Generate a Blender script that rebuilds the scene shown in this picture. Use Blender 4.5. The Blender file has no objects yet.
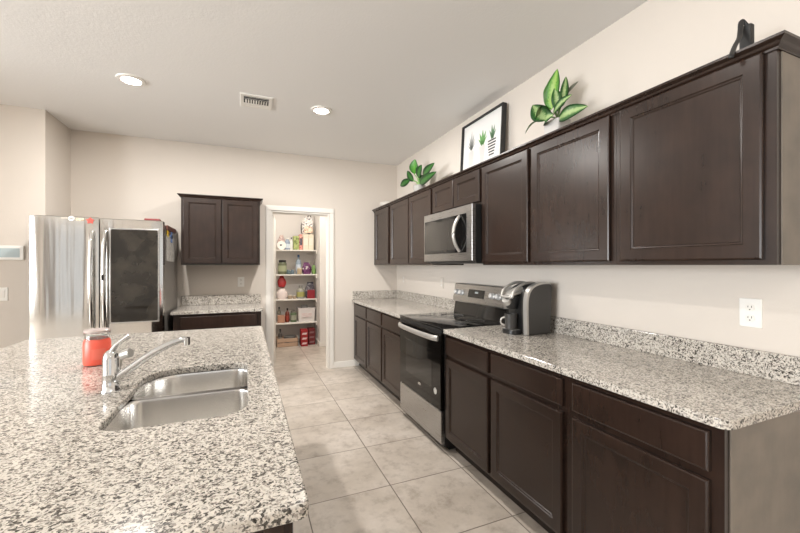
import bpy, bmesh, math, random
from mathutils import Vector, Matrix
random.seed(7)
PI = math.pi
C = bpy.context.scene.collection
sc = bpy.context.scene

# ------------------------------------------------------------------ camera, world, lights, exposure
F_PX = 370.0
YAW = math.atan(154 / F_PX)
cam = bpy.data.cameras.new('camera')
cam.sensor_width = 36; cam.lens = 36 * F_PX / 800
cam.shift_y = -1.5 / 800
cam.clip_start = 0.05
camo = bpy.data.objects.new('camera', cam)
camo.location = (0, 0, 1.372); camo.rotation_euler = (PI / 2, 0, -YAW)
C.objects.link(camo); sc.camera = camo

w = bpy.data.worlds.new('sky'); sc.world = w; w.use_nodes = True
w.node_tree.nodes['Background'].inputs[0].default_value = (0.96, 0.97, 0.97, 1)
w.node_tree.nodes['Background'].inputs[1].default_value = 0.70

def area(name, loc, rot, sx, sy, power, col):
    l = bpy.data.lights.new(name, 'AREA'); l.shape = 'RECTANGLE'; l.size = sx; l.size_y = sy
    l.energy = power; l.color = col
    o = bpy.data.objects.new(name, l); o.location = loc; o.rotation_euler = rot; C.objects.link(o); return o
DAY = (0.94, 0.975, 1.0)
# daylight arriving through an added unseen window behind the camera and the windows of the living side
area('added_rear_daylight', (-.05, -4.6, 1.55), (-PI / 2, PI, 0), 3.4, 1.7, 235, DAY)  # lamp of the added rear window, brightens end panels, counters and back wall

area('side_window_daylight', (-6.6, 0, 1.45), (0, -PI / 2, 0), 1.9, 4.6, 360, DAY)

sc.view_settings.view_transform = 'Standard'; sc.view_settings.look = 'None'
sc.view_settings.gamma = 1; sc.view_settings.use_curve_mapping = False
sc.view_settings.exposure = 0.62
sc.cycles.max_bounces = 10; sc.cycles.diffuse_bounces = 6; sc.cycles.glossy_bounces = 5
sc.cycles.transmission_bounces = 8; sc.cycles.sample_clamp_indirect = 6
sc.cycles.caustics_reflective = False; sc.cycles.caustics_refractive = False
sc.cycles.use_denoising = True

# ------------------------------------------------------------------ materials
def mat(name, col=(0.8, 0.8, 0.8), rough=0.5, metal=0.0, spec=0.5, emit=None, es=0, trans=0, coat=0):
    m = bpy.data.materials.new(name); m.use_nodes = True
    b = m.node_tree.nodes['Principled BSDF']
    b.inputs['Base Color'].default_value = (*col, 1); b.inputs['Roughness'].default_value = rough
    b.inputs['Metallic'].default_value = metal; b.inputs['Specular IOR Level'].default_value = spec
    b.inputs['Transmission Weight'].default_value = trans; b.inputs['Coat Weight'].default_value = coat
    if emit: b.inputs['Emission Color'].default_value = (*emit, 1); b.inputs['Emission Strength'].default_value = es
    return m
def N(m, t, **kw):
    n = m.node_tree.nodes.new(t)
    for k, v in kw.items():
        if k in n.inputs: n.inputs[k].default_value = v
        else: setattr(n, k, v)
    return n
def K(m, a, b): m.node_tree.links.new(a, b)
def BS(m): return m.node_tree.nodes['Principled BSDF']
def ramp(m, fac, stops, interp='LINEAR'):
    r = N(m, 'ShaderNodeValToRGB'); r.color_ramp.interpolation = interp
    e = r.color_ramp.elements
    while len(e) < len(stops): e.new(0.5)
    for i, (p, c) in enumerate(stops):
        e[i].position = p; e[i].color = (*c, 1) if len(c) == 3 else c
    K(m, fac, r.inputs[0]); return r
def pos(m): return N(m, 'ShaderNodeNewGeometry').outputs['Position']
def objco(m): return N(m, 'ShaderNodeTexCoord').outputs['Object']
def scaled(m, src, s):
    mp = N(m, 'ShaderNodeMapping'); mp.inputs['Scale'].default_value = s; K(m, src, mp.inputs[0]); return mp.outputs[0]
def noise(m, vec, scale, detail=3, rough=0.5):
    n = N(m, 'ShaderNodeTexNoise'); n.inputs['Scale'].default_value = scale
    n.inputs['Detail'].default_value = detail; n.inputs['Roughness'].default_value = rough
    K(m, vec, n.inputs['Vector']); return n
def mix(m, fac, a, b, bt='MIX'):
    x = N(m, 'ShaderNodeMix', data_type='RGBA', blend_type=bt)
    for s, v in ((x.inputs[0], fac), (x.inputs[6], a), (x.inputs[7], b)):
        if hasattr(v, 'is_linked') or hasattr(v, 'links'): K(m, v, s)
        elif isinstance(v, (int, float)): s.default_value = v
        else: s.default_value = (*v, 1)
    return x.outputs[2]
def bump(m, h, strength, dist=0.01):
    b = N(m, 'ShaderNodeBump'); b.inputs['Strength'].default_value = strength; b.inputs['Distance'].default_value = dist
    K(m, h, b.inputs['Height']); K(m, b.outputs[0], BS(m).inputs['Normal'])

def m_paint(name, col, bs=0.12):
    m = mat(name, col, 0.75, spec=0.25)
    n = noise(m, pos(m), 70, 3); bump(m, n.outputs[0], bs, 0.004); return m
M = {}
M['wall'] = m_paint('beige_wall_paint', (0.66, 0.602, 0.54))
M['ceiling'] = m_paint('ceiling_paint', (0.83, 0.825, 0.815), 0.25)
M['pantry_wall'] = m_paint('pantry_wall_paint', (0.74, 0.71, 0.68))
M['trim'] = mat('white_trim_paint', (0.80, 0.77, 0.72), 0.4)
M['white'] = mat('white_plastic', (0.82, 0.80, 0.76), 0.35)
M['black'] = mat('black_plastic', (0.012, 0.012, 0.012), 0.35)
M['blackmatte'] = mat('dark_rubber', (0.02, 0.019, 0.018), 0.6)
M['blackglass'] = mat('black_glass', (0.006, 0.006, 0.006), 0.05, spec=0.6)
M['ovenglass'] = mat('oven_glass', (0.004, 0.0035, 0.003), 0.06, spec=0.32)
M['chrome'] = mat('chrome', (0.62, 0.62, 0.62), 0.07, 1.0)
M['knob'] = mat('satin_knob', (.72, .71, .70), .3, .25)
M['silver'] = mat('silver_plastic', (0.50, 0.48, 0.45), 0.3, 0.55)
M['darkgrey'] = mat('dark_grey_plastic', (0.045, 0.042, 0.039), 0.33)
M['lens'] = mat('lamp_lens', (1, 1, 1), 0.5, emit=(1, 0.95, 0.86), es=14)
M['paper'] = mat('white_paper', (0.82, 0.80, 0.77), 0.7)
M['glass'] = mat('clear_glass', (0.95, 0.96, 0.95), 0.03, trans=1.0)
M['screen'] = mat('grey_blue_screen', (0.45, 0.53, 0.55), 0.2)
M['slot'] = mat('outlet_slot', (0.05, 0.045, 0.04), 0.6)

def m_cab(name, a, b, rough):
    m = mat(name, a, rough, spec=0.42)
    v = scaled(m, pos(m), (14, 14, 1.2))
    n = noise(m, v, 3.0, 6, 0.6)
    n2 = noise(m, pos(m), 9, 4)
    r = ramp(m, n.outputs[0], [(0.15, a), (0.85, b)])
    r2 = ramp(m, n2.outputs[0], [(0.3, (0.85, 0.85, 0.85)), (0.72, (1.22, 1.2, 1.18))])
    K(m, mix(m, 1.0, r.outputs[0], r2.outputs[0], 'MULTIPLY'), BS(m).inputs['Base Color'])
    bump(m, n2.outputs[0], 0.03, 0.004)
    return m
M['cab'] = m_cab('espresso_wood', (0.018, 0.0095, 0.0066), (0.029, 0.0165, 0.0118), 0.27)
M['endpanel'] = m_cab('sheen_taupe_end_panel', (0.155, 0.132, 0.108), (0.175, 0.15, 0.123), 0.42)  # taupe laminate with grazing-light sheen painted into the colour
M['kick'] = mat('dark_toe_kick', (0.03, 0.02, 0.015), 0.5)

def m_steel(name, base=(0.62, 0.60, 0.57), rough=0.24, wav=0.35, vertical=True, wscale=1.0):
    m = mat(name, base, rough, 1.0)
    g = pos(m)
    s = (9, 9, 0.5) if vertical else (0.5, 0.5, 9)
    n = noise(m, scaled(m, g, s), wscale, 2)
    fine = noise(m, scaled(m, g, (4, 4, 220) if not vertical else (260, 260, 3)), 1.5, 2)
    bump(m, n.outputs[0], wav, 0.02)
    r = ramp(m, fine.outputs[0], [(0.3, (rough * 0.96,) * 3), (0.7, (rough * 1.06,) * 3)])
    K(m, r.outputs[0], BS(m).inputs['Roughness'])
    return m
M['fridge'] = m_steel('fridge_stainless', (0.60, 0.585, 0.56), 0.12, 0.2, True, 1.0)
M['steel'] = m_steel('brushed_stainless', (0.47, 0.465, 0.46), 0.28, 0.02, False)
M['sinksteel'] = mat('sink_stainless', (0.76, 0.745, 0.72), .22, 1.0)
M['fridgeside'] = mat('fridge_side_grey', (0.30, 0.28, 0.26), 0.4, 0.6)

def m_granite(name, light=1.0):
    m = mat(name, (0.5, 0.5, 0.5), 0.12, spec=0.5)
    g = pos(m)
    d = noise(m, g, 60, 2)
    dv = N(m, 'ShaderNodeVectorMath', operation='MULTIPLY_ADD')
    K(m, d.outputs['Color'], dv.inputs[0]); dv.inputs[1].default_value = (0.016,) * 3; K(m, g, dv.inputs[2])
    v1 = N(m, 'ShaderNodeTexVoronoi'); v1.inputs['Scale'].default_value = 150; mp = N(m, 'ShaderNodeMapping'); mp.inputs['Rotation'].default_value = (0, 0, .6); mp.inputs['Scale'].default_value = (1.0, 1.45, 1.2); K(m, dv.outputs[0], mp.inputs[0]); K(m, mp.outputs[0], v1.inputs['Vector'])
    big = noise(m, g, 34, 3, 0.6)
    s1 = N(m, 'ShaderNodeSeparateColor'); K(m, v1.outputs['Color'], s1.inputs[0])
    a = N(m, 'ShaderNodeMath', operation='MULTIPLY_ADD'); K(m, big.outputs[0], a.inputs[0]); a.inputs[1].default_value = 0.9
    K(m, s1.outputs[0], a.inputs[2])   # 0.45 + rnd approx
    L = light
    r = ramp(m, a.outputs[0], [
        (0.0, (0.075, 0.068, 0.060)), (0.53, (0.20 * L, 0.19 * L, 0.175 * L)), (0.61, (0.42 * L, 0.375 * L, 0.345 * L)),
        (0.71, (0.64 * L, 0.60 * L, 0.545 * L)), (0.86, (0.78 * L, 0.735 * L, 0.67 * L))], 'CONSTANT')
    v2 = N(m, 'ShaderNodeTexVoronoi'); v2.inputs['Scale'].default_value = 260; K(m, dv.outputs[0], v2.inputs['Vector'])
    s2 = N(m, 'ShaderNodeSeparateColor'); K(m, v2.outputs['Color'], s2.inputs[0])
    r2 = ramp(m, s2.outputs[1], [(0.0, (0.20, 0.19, 0.18)), (0.11, (0.55, 0.53, 0.5)), (0.3, (1, 0.99, 0.97)), (0.75, (1.15, 1.12, 1.08))], 'CONSTANT')
    K(m, mix(m, 0.85, r.outputs[0], r2.outputs[0], 'MULTIPLY'), BS(m).inputs['Base Color'])
    return m
M['granite'] = m_granite('speckled_granite', 0.73)

def m_tile():
    m = mat('floor_tile', (0.5, 0.45, 0.4), 0.3, spec=0.4)
    g = pos(m)
    sep = N(m, 'ShaderNodeSeparateXYZ'); K(m, g, sep.inputs[0])
    def line(sock, off, sp):
        a = N(m, 'ShaderNodeMath', operation='SUBTRACT'); K(m, sock, a.inputs[0]); a.inputs[1].default_value = off
        b = N(m, 'ShaderNodeMath', operation='DIVIDE'); K(m, a.outputs[0], b.inputs[0]); b.inputs[1].default_value = sp
        f = N(m, 'ShaderNodeMath', operation='PINGPONG'); K(m, b.outputs[0], f.inputs[0]); f.inputs[1].default_value = 0.5
        fl = N(m, 'ShaderNodeMath', operation='FLOOR'); K(m, b.outputs[0], fl.inputs[0])
        return f.outputs[0], fl.outputs[0]
    fx, ix = line(sep.outputs[0], 0.815, 0.505); fy, iy = line(sep.outputs[1], 2.112, 0.511)
    mn = N(m, 'ShaderNodeMath', operation='MINIMUM'); K(m, fx, mn.inputs[0]); K(m, fy, mn.inputs[1])
    st = ramp(m, mn.outputs[0], [(0.004, (1, 1, 1)), (0.0075, (0, 0, 0))])
    cmb = N(m, 'ShaderNodeCombineXYZ'); K(m, ix, cmb.inputs[0]); K(m, iy, cmb.inputs[1])
    wn = N(m, 'ShaderNodeTexWhiteNoise'); K(m, cmb.outputs[0], wn.inputs[0])
    ad = N(m, 'ShaderNodeVectorMath', operation='MULTIPLY_ADD'); K(m, wn.outputs['Color'], ad.inputs[0]); ad.inputs[1].default_value = (9, 9, 9); K(m, g, ad.inputs[2])
    n = noise(m, ad.outputs[0], 2.6, 8, 0.62)
    n2 = noise(m, ad.outputs[0], 11, 8, 0.7)
    r = ramp(m, n.outputs[0], [(0.30, (0.42, 0.365, 0.31)), (0.5, (0.51, 0.45, 0.39)), (0.72, (0.61, 0.55, 0.49))])
    r2 = ramp(m, n2.outputs[0], [(0.30, (0.72, 0.70, 0.68)), (0.5, (1, 1, 1)), (0.75, (1.08, 1.08, 1.06))])
    base = mix(m, 1.0, r.outputs[0], r2.outputs[0], 'MULTIPLY')
    K(m, mix(m, st.outputs[0], base, (0.17, 0.14, 0.115)), BS(m).inputs['Base Color'])
    inv = N(m, 'ShaderNodeInvert'); K(m, st.outputs[0], inv.inputs[1])
    bump(m, inv.outputs[0], 0.4, 0.003)
    return m
M['tile'] = m_tile()

def m_leaf(name, edge, mid, center):
    m = mat(name, edge, 0.4, spec=0.4)
    uv = N(m, 'ShaderNodeTexCoord').outputs['UV']
    sep = N(m, 'ShaderNodeSeparateXYZ'); K(m, uv, sep.inputs[0])
    n = noise(m, scaled(m, uv, (1, 1.6, 1)), 11, 4, .65)
    a = N(m, 'ShaderNodeMath', operation='PINGPONG'); K(m, sep.outputs[0], a.inputs[0]); a.inputs[1].default_value = 0.5
    b = N(m, 'ShaderNodeMath', operation='MULTIPLY_ADD'); K(m, n.outputs[0], b.inputs[0]); b.inputs[1].default_value = 0.55; K(m, a.outputs[0], b.inputs[2])
    r = ramp(m, b.outputs[0], [(0.38, edge), (0.52, mid), (0.68, center)])
    K(m, r.outputs[0], BS(m).inputs['Base Color'])
    return m
M['leaf_light'] = m_leaf('variegated_bright_leaf', (0.035, 0.15, 0.008), (0.09, 0.28, 0.015), (0.28, 0.45, 0.08))
M['leaf_dark'] = m_leaf('variegated_dark_leaf', (0.012, 0.065, 0.010), (0.03, 0.12, 0.02), (0.34, 0.46, 0.20))
M['leaf_rubber'] = m_leaf('glossy_green_leaf', (0.006, 0.035, 0.006), (0.010, 0.058, 0.009), (0.03, 0.13, 0.02))
M['leaf_young'] = m_leaf('young_green_leaf', (0.03, 0.15, 0.015), (0.04, 0.19, 0.02), (0.08, 0.27, 0.03))
M['stem'] = mat('green_stem', (0.20, 0.34, 0.12), 0.5)
M['leaf_brown'] = mat('dry_leaf', (0.16, 0.16, 0.12), 0.6)
_c = {}
def col(r, g, b, rough=0.5, metal=0):
    k = (r, g, b, rough, metal)
    if k not in _c: _c[k] = mat('painted_%d' % len(_c), (r, g, b), rough, metal)
    return _c[k]
def m_pattern(name, a, b, scale=60, c=None):
    m = mat(name, a, 0.6); v = N(m, 'ShaderNodeTexVoronoi'); v.inputs['Scale'].default_value = scale; K(m, pos(m), v.inputs['Vector'])
    s = N(m, 'ShaderNodeSeparateColor'); K(m, v.outputs['Color'], s.inputs[0])
    r = ramp(m, s.outputs[0], [(0.0, a), (0.5, b), (0.78, c or a)], 'CONSTANT'); K(m, r.outputs[0], BS(m).inputs['Base Color']); return m

# ------------------------------------------------------------------ mesh helpers
def new(): return bmesh.new()
def box(bm, x0, x1, y0, y1, z0, z1, bev=0.0, seg=2, rot=None, piv=None):
    if x1 < x0: x0, x1 = x1, x0
    if y1 < y0: y0, y1 = y1, y0
    r = bmesh.ops.create_cube(bm, size=1)
    vs = r['verts']
    for v in vs:
        v.co = Vector(((x0 + x1) / 2 + v.co.x * (x1 - x0), (y0 + y1) / 2 + v.co.y * (y1 - y0), (z0 + z1) / 2 + v.co.z * (z1 - z0)))
    if bev > 0:
        es = list({e for v in vs for e in v.link_edges})
        rr = bmesh.ops.bevel(bm, geom=es, offset=bev, segments=seg, affect='EDGES', profile=0.5)
        vs = list({v for f in rr['faces'] for v in f.verts} | {v for v in vs if v.is_valid})
    if rot is not None:
        p = Vector(piv) if piv else Vector(((x0 + x1) / 2, (y0 + y1) / 2, (z0 + z1) / 2))
        for v in vs: v.co = rot @ (v.co - p) + p
    return vs
def rz(a): return Matrix.Rotation(a, 3, 'Z')
def loft(bm, rings, cap0=True, cap1=True, closed=True):
    """rings: lists of points, all the same length"""
    L = [[bm.verts.new(p) for p in r] for r in rings]
    n = len(L[0])
    for a, b in zip(L, L[1:]):
        for i in range(n if closed else n - 1):
            bm.faces.new((a[i], a[(i + 1) % n], b[(i + 1) % n], b[i]))
    if cap0: bm.faces.new(list(reversed(L[0])))
    if cap1: bm.faces.new(L[-1])
    return L
def lathe(bm, prof, cx, cy, seg=24, cap0=True, cap1=True, sx=1, sy=1):
    rings = [[(cx + r * sx * math.cos(2 * PI * k / seg), cy + r * sy * math.sin(2 * PI * k / seg), z) for k in range(seg)] for r, z in prof]
    return loft(bm, rings, cap0, cap1)
def tube(bm, pts, rad, seg=10, caps=True, flat=None):
    pts = [Vector(p) for p in pts]; rings = []; up = Vector((0, 0, 1)); pn = None
    for i, p in enumerate(pts):
        t = (pts[min(i + 1, len(pts) - 1)] - pts[max(i - 1, 0)]).normalized()
        n = t.cross(up)
        if n.length < 0.05: n = t.cross(Vector((0, 1, 0)))
        n.normalize()
        if pn is not None and n.dot(pn) < 0: n = -n
        pn = n
        b = t.cross(n)
        r = rad[i] if isinstance(rad, (list, tuple)) else rad
        f = flat or 1
        rings.append([p + (n * math.cos(2 * PI * k / seg) * r * f + b * math.sin(2 * PI * k / seg) * r) for k in range(seg)])
    return loft(bm, rings, caps, caps)
def spline(pts, n=8):
    pts = [Vector(p) for p in pts]; P = [pts[0]] + pts + [pts[-1]]; out = []
    for i in range(1, len(P) - 2):
        for k in range(n):
            t = k / n; a, b, c, d = P[i - 1], P[i], P[i + 1], P[i + 2]
            out.append(0.5 * ((2 * b) + (-a + c) * t + (2 * a - 5 * b + 4 * c - d) * t * t + (-a + 3 * b - 3 * c + d) * t ** 3))
    out.append(pts[-1]); return out
def rrect(x0, x1, y0, y1, r, seg=6):
    """counter-clockwise rounded rectangle; r = radius or radii for (x1y1, x0y1, x0y0, x1y0)"""
    if not isinstance(r, (list, tuple)): r = [r] * 4
    out = []
    for (cx, cy, a0), q in zip(((x1 - r[0], y1 - r[0], 0), (x0 + r[1], y1 - r[1], 90), (x0 + r[2], y0 + r[2], 180), (x1 - r[3], y0 + r[3], 270)), r):
        for k in range(seg + 1):
            a = math.radians(a0 + 90 * k / seg); out.append((cx + q * math.cos(a), cy + q * math.sin(a)))
    return out
def prism(bm, outline, fn, d0, d1):
    """outline of (a,b) points extruded between d0 and d1 ; fn(a,b,d) -> xyz"""
    loft(bm, [[fn(a, b, d0) for a, b in outline], [fn(a, b, d1) for a, b in outline]])

def wmat(o):
    m = Matrix.LocRotScale(o.location, o.rotation_euler, None)
    return wmat(o.parent) @ m if o.parent else m
def obj(name, bm, m, parent=None, smooth=False, label=None, bevel=None, ang=30):
    bmesh.ops.recalc_face_normals(bm, faces=bm.faces)
    me = bpy.data.meshes.new(name)
    loc = Vector((0, 0, 0))
    if parent: bm.transform(wmat(parent).inverted())
    else:
        xs = [v.co.x for v in bm.verts]; ys = [v.co.y for v in bm.verts]; zs = [v.co.z for v in bm.verts]
        loc = Vector(((min(xs) + max(xs)) / 2, (min(ys) + max(ys)) / 2, min(zs))); bm.transform(Matrix.Translation(-loc))
    bm.to_mesh(me); bm.free()
    if isinstance(m, (list, tuple)):
        for x in m: me.materials.append(x)
    else: me.materials.append(m)
    o = bpy.data.objects.new(name, me); o.location = loc; C.objects.link(o)
    if parent: o.parent = parent
    if smooth:
        me.shade_smooth() if hasattr(me, 'shade_smooth') else None
        try: me.set_sharp_from_angle(angle=math.radians(ang))
        except Exception: pass
    if bevel:
        b = o.modifiers.new('bevel', 'BEVEL'); b.width = bevel; b.segments = 3; b.limit_method = 'ANGLE'; b.angle_limit = math.radians(40)
    if label: o['label'] = label
    return o
def thing(name, label, cat, loc, group=None, rz_=0):
    o = bpy.data.objects.new(name, None); o.empty_display_size = 0.1; o.location = loc; o.rotation_euler = (0, 0, rz_); C.objects.link(o)
    o['label'] = label; o['category'] = cat
    if group: o['group'] = group
    return o
def tag(o, label, cat, group=None):
    o['label'] = label; o['category'] = cat
    if group: o['group'] = group
    return o
def struct(name, bm, m, parent=None, **k):
    o = obj(name, bm, m, parent, **k)
    if not parent: o['kind'] = 'structure'
    return o
def sbox(name, m, *a, **k):
    bm = new(); box(bm, *a, **k); return struct(name, bm, m)
def pbox(name, m, parent, *a, label=None, **k):
    bm = new(); box(bm, *a, **k); return obj(name, bm, m, parent, label=label)

# ------------------------------------------------------------------ the room
W, B, H, FZ = 1.95, 4.80, 2.762, 0.025
XL, YB, PB = -6.5, -4.4, 6.72
sbox('floor', M['tile'], XL - .1, W + .1, YB - .1, PB + .1, FZ - .1, FZ)
sbox('ceiling', M['ceiling'], XL - .1, W + .1, YB - .1, PB + .1, H, H + .1)
sbox('wall_right', M['wall'], W, W + .1, YB - .1, PB + .1, FZ, H)
DX0, DX1, DZ = 0.285, 1.0, 2.04
bm = new(); box(bm, -1.66, DX0, B, B + .12, FZ, H); box(bm, DX1, W, B, B + .12, FZ, H); box(bm, DX0, DX1, B, B + .12, DZ, H)
struct('wall_back', bm, M['wall'])
sbox('wall_left', M['wall'], -1.78, -1.66, 4.28, B + .12, FZ, H)
sbox('wall_thermostat', M['wall'], XL, -1.78, 4.28, 4.40, FZ, H)
# wall behind the camera with sliding doors, wall of the living side with windows
bm = new(); box(bm, XL, -4.95, YB - .1, YB, FZ, H); box(bm, -3.95, -1.8, YB - .1, YB, FZ, H); box(bm, 1.7, W, YB - .1, YB, FZ, H)
box(bm, -4.95, -3.95, YB - .1, YB, 2.5, H); box(bm, -1.8, 1.7, YB - .1, YB, 2.45, H); box(bm, -1.8, 1.7, YB - .1, YB, FZ, .65)
struct('wall_rear', bm, M['wall'])
bm = new(); box(bm, XL - .1, XL, YB, -2.4, FZ, H); box(bm, XL - .1, XL, 2.4, 4.4, FZ, H); box(bm, XL - .1, XL, -2.4, 2.4, FZ, .45); box(bm, XL - .1, XL, -2.4, 2.4, 2.45, H)
struct('wall_living', bm, M['wall'])
bm = new()
for x in (-4.95, -4.01): box(bm, x, x + .06, YB - .08, YB - .02, FZ, 2.5)
box(bm, -4.95, -3.95, YB - .08, YB - .02, 2.44, 2.5); box(bm, -4.95, -3.95, YB - .08, YB - .02, FZ, FZ + .06)
struct('window_1', bm, M['trim'])
sbox('reflection_panel_left', mat('added_dark_panel', (.10, .08, .065), .6), -5.55, -4.97, YB, YB + .05, FZ, 2.5)  # unseen dark panel added for a grey band in the refrigerator reflection
sbox('reflection_panel_right', mat('added_dark_panel_right', (.10, .08, .065), .6), -3.93, -3.45, YB, YB + .05, FZ, 2.5)  # second unseen panel, added for the other reflected band
bm = new()
for y in (-2.4, -.82, .76, 2.34): box(bm, XL - .08, XL - .02, y, y + .06, .45, 2.45)
box(bm, XL - .08, XL - .02, -2.4, 2.4, .45, .51); box(bm, XL - .08, XL - .02, -2.4, 2.4, 2.39, 2.45)
struct('window_2', bm, M['trim'])
bm = new()
for x in (-1.8, -.65, .5, 1.65): box(bm, x, x + .05, YB - .08, YB - .02, .65, 2.45)
box(bm, -1.8, 1.7, YB - .08, YB - .02, .65, .70); box(bm, -1.8, 1.7, YB - .08, YB - .02, 2.4, 2.45)
struct('added_rear_window', bm, M['trim'])  # unseen rear window, added to light the end panels and counters
sbox('light_block_partition', M['wall'], -3.3, -3.18, 2.9, 4.28, FZ, H)  # unseen partition added to shade the left wall from the side window
# pantry
sbox('wall_pantry_back', M['pantry_wall'], -.1, 1.7, PB, PB + .1, FZ, H)
sbox('wall_pantry_left', M['pantry_wall'], -.1, .0, B + .12, PB, FZ, H)
sbox('wall_pantry_right', M['pantry_wall'], 1.125, 1.7, 6.14, PB, FZ, H)
sbox('wall_pantry_side', M['pantry_wall'], 1.6, 1.7, B + .12, 6.14, FZ, H)
# door casing (trim with stepped profile) and jamb
bm = new()
def casing(bm, a0, a1, zt, y, wd):
    for o, t in ((0, .012), (.012, .018)):
        box(bm, a0 - wd + o, a0 - .004, y - t, y, FZ, zt + .003, .002, 1); box(bm, a1 + .004, a1 + wd - o, y - t, y, FZ, zt + .003, .002, 1)
        box(bm, a0 - wd + o, a1 + wd - o, y - t, y, zt + .004, zt + wd - o, .002, 1)
casing(bm, DX0, DX1, DZ, B, .064)
struct('trim_1', bm, M['trim'])
bm = new(); box(bm, DX0, DX0 + .015, B, B + .12, FZ, DZ); box(bm, DX1 - .015, DX1, B, B + .12, FZ, DZ); box(bm, DX0 + .015, DX1 - .015, B, B + .12, DZ - .015, DZ)
box(bm, DX1 - .027, DX1 - .015, B + .05, B + .085, FZ, DZ - .015); box(bm, DX0 + .015, DX1 - .027, B + .05, B + .085, DZ - .027, DZ - .015)
struct('trim_2', bm, M['trim'])
# pantry door swung open into the pantry
dr = bpy.data.objects.new('door_1', None); dr.location = (DX0 + .02, B + .10, FZ); dr.rotation_euler = (0, 0, math.radians(84)); C.objects.link(dr); dr['kind'] = 'structure'
bm = new()
def dloc(a, z, d): return (a, d, z)
box(bm, 0, .68, -.0175, .0175, .01, 1.98)
o = obj('door_slab', bm, M['trim'])
o.location = (0.34, 0, .01); o.parent = dr
bm = new(); lathe(bm, [(.025, 0), (.025, .008), (.01, .012), (.01, .035), (.027, .045), (.027, .06), (.012, .07)], 0, 0, 16)
bm.transform(Matrix.Translation((.62, .0175, .95)) @ Matrix.Rotation(-PI / 2, 4, 'X'))
o = obj('door_knob', bm, M['chrome'], None, True); o.parent = dr
# baseboards
def bb(name, *a): sbox(name, M['trim'], *a, bev=.004)
bb('baseboard_back', DX1 + .062, 1.40, B - .013, B, FZ, .105)
bb('baseboard_back_left', -.72, -.66, B - .013, B, FZ, .105)
bb('baseboard_stub', -1.66, -1.647, 4.28, 4.78, FZ, .105)
bb('baseboard_left', XL, -1.647, 4.267, 4.28, FZ, .105)
bb('baseboard_pantry', 0.0, 1.112, PB - .013, PB, FZ, .105)
bb('baseboard_pantry_front', 1.112, 1.6, 6.127, 6.14, FZ, .105)
bb('baseboard_pantry_side', 1.112, 1.125, 6.14, PB - .013, FZ, .105)

# ------------------------------------------------------------------ cabinets
RW = lambda face: (lambda u, z, d: (face - d, u, z))     # panel on the right wall, facing -x
BW = lambda face: (lambda u, z, d: (u, face - d, z))     # panel on the back wall, facing -y
def panel(bm, fn, u0, u1, z0, z1, t=.02, st=.052, slab=False):
    rings = [(0, 0), (0, t - .007), (.002, t - .002), (.007, t)]
    if not slab: rings += [(st, t), (st + .004, t - .005), (st + .009, t - .006), (st + .013, t - .010)]
    L = []
    for i, d in rings: L.append([fn(u0 + i, z0 + i, d), fn(u1 - i, z0 + i, d), fn(u1 - i, z1 - i, d), fn(u0 + i, z1 - i, d)])
    loft(bm, L)
def door(parent, fn, *a, **k):
    bm = new(); panel(bm, fn, *a, **k); return obj('drawer' if k.get('slab') else 'door', bm, M['cab'], parent)
UZ0, UZ1 = 1.372, 2.10
UF, BF = W - .335, W - .62   # faces of the wall and base cabinets (doors stand 2 cm proud)
def crown(bm, fn, u0, u1, z, ret0=0, ret1=0, depth=.3):
    prof = [(0, -.012), (.006, -.012), (.006, -.004), (.014, .002), (.018, .010), (.032, .018), (.032, .027), (0, .027)]
    def ring(u, k0=0): return [fn(u + k0 * d, z + h, d) for d, h in prof]
    L = []
    if ret0:
        L.append([fn(u0 - d, z + h, -depth) for d, h in prof])
        L.append([fn(u0 - d, z + h, d) for d, h in prof])
    else: L.append(ring(u0))
    if ret1:
        L.append([fn(u1 + d, z + h, d) for d, h in prof]); L.append([fn(u1 + d, z + h, -depth) for d, h in prof])
    else: L.append(ring(u1))
    loft(bm, L)
def wall_cab(fn, y0, y1, doors, label, z0=UZ0, near_end=False, group='dark wall cabinets on the right wall', depth=.335, r0=0, r1=0, loc=None):
    p0 = fn((y0 + y1) / 2, z0, -depth / 2)
    t = thing('wall_cabinet', label, 'cabinet', p0, group)
    bm = new(); a = fn(y0 + .0005, z0, -depth + .001); b = fn(y1 - .0005, UZ1, 0)
    box(bm, a[0], b[0], a[1], b[1], z0, UZ1); obj('carcass', bm, M['cab'], t)
    for u0, u1 in doors: door(t, fn, u0, u1, z0 + .018 if z0 < 1.5 else z0 + .02, UZ1 - .012)
    bm = new(); crown(bm, fn, y0 + .0005, y1 - .0005, UZ1 - .006, r0, r1, depth - .004); obj('crown_moulding', bm, M['cab'], t)
    if near_end:
        a = fn(y0, 0, -depth + .002); b = fn(y0 - .004, 0, -.024)
        pbox('end_panel', M['endpanel'], t, a[0], b[0], a[1], b[1], z0, UZ1 - .02, label='sheen-painted taupe end panel')
    return t
fn = RW(UF)
wall_cab(fn, .648, 1.22, [(.678, 1.192)], 'nearest dark wall cabinet on the right wall, with the sheen-painted taupe end panel', near_end=True, r0=1)
wall_cab(fn, 1.22, 1.782, [(1.245, 1.770)], 'dark wall cabinet directly above the coffee maker, second from the near end')
wall_cab(fn, 1.782, 2.285, [(1.796, 2.278)], 'narrow dark wall cabinet directly on the near side of the microwave')
wall_cab(fn, 2.285, 3.075, [(2.305, 2.676), (2.684, 3.055)], 'short two-door dark wall cabinet above the microwave', z0=1.825)
wall_cab(fn, 3.075, 3.597, [(3.092, 3.590)], 'dark wall cabinet directly beyond the microwave, below the small leafy plant')
wall_cab(fn, 3.597, 4.18, [(3.610, 4.144)], 'dark wall cabinet second from the back corner on the right wall')
wall_cab(fn, 4.18, B - .002, [(4.212, 4.715)], 'dark wall cabinet in the back corner at the far end of the right wall')
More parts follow.
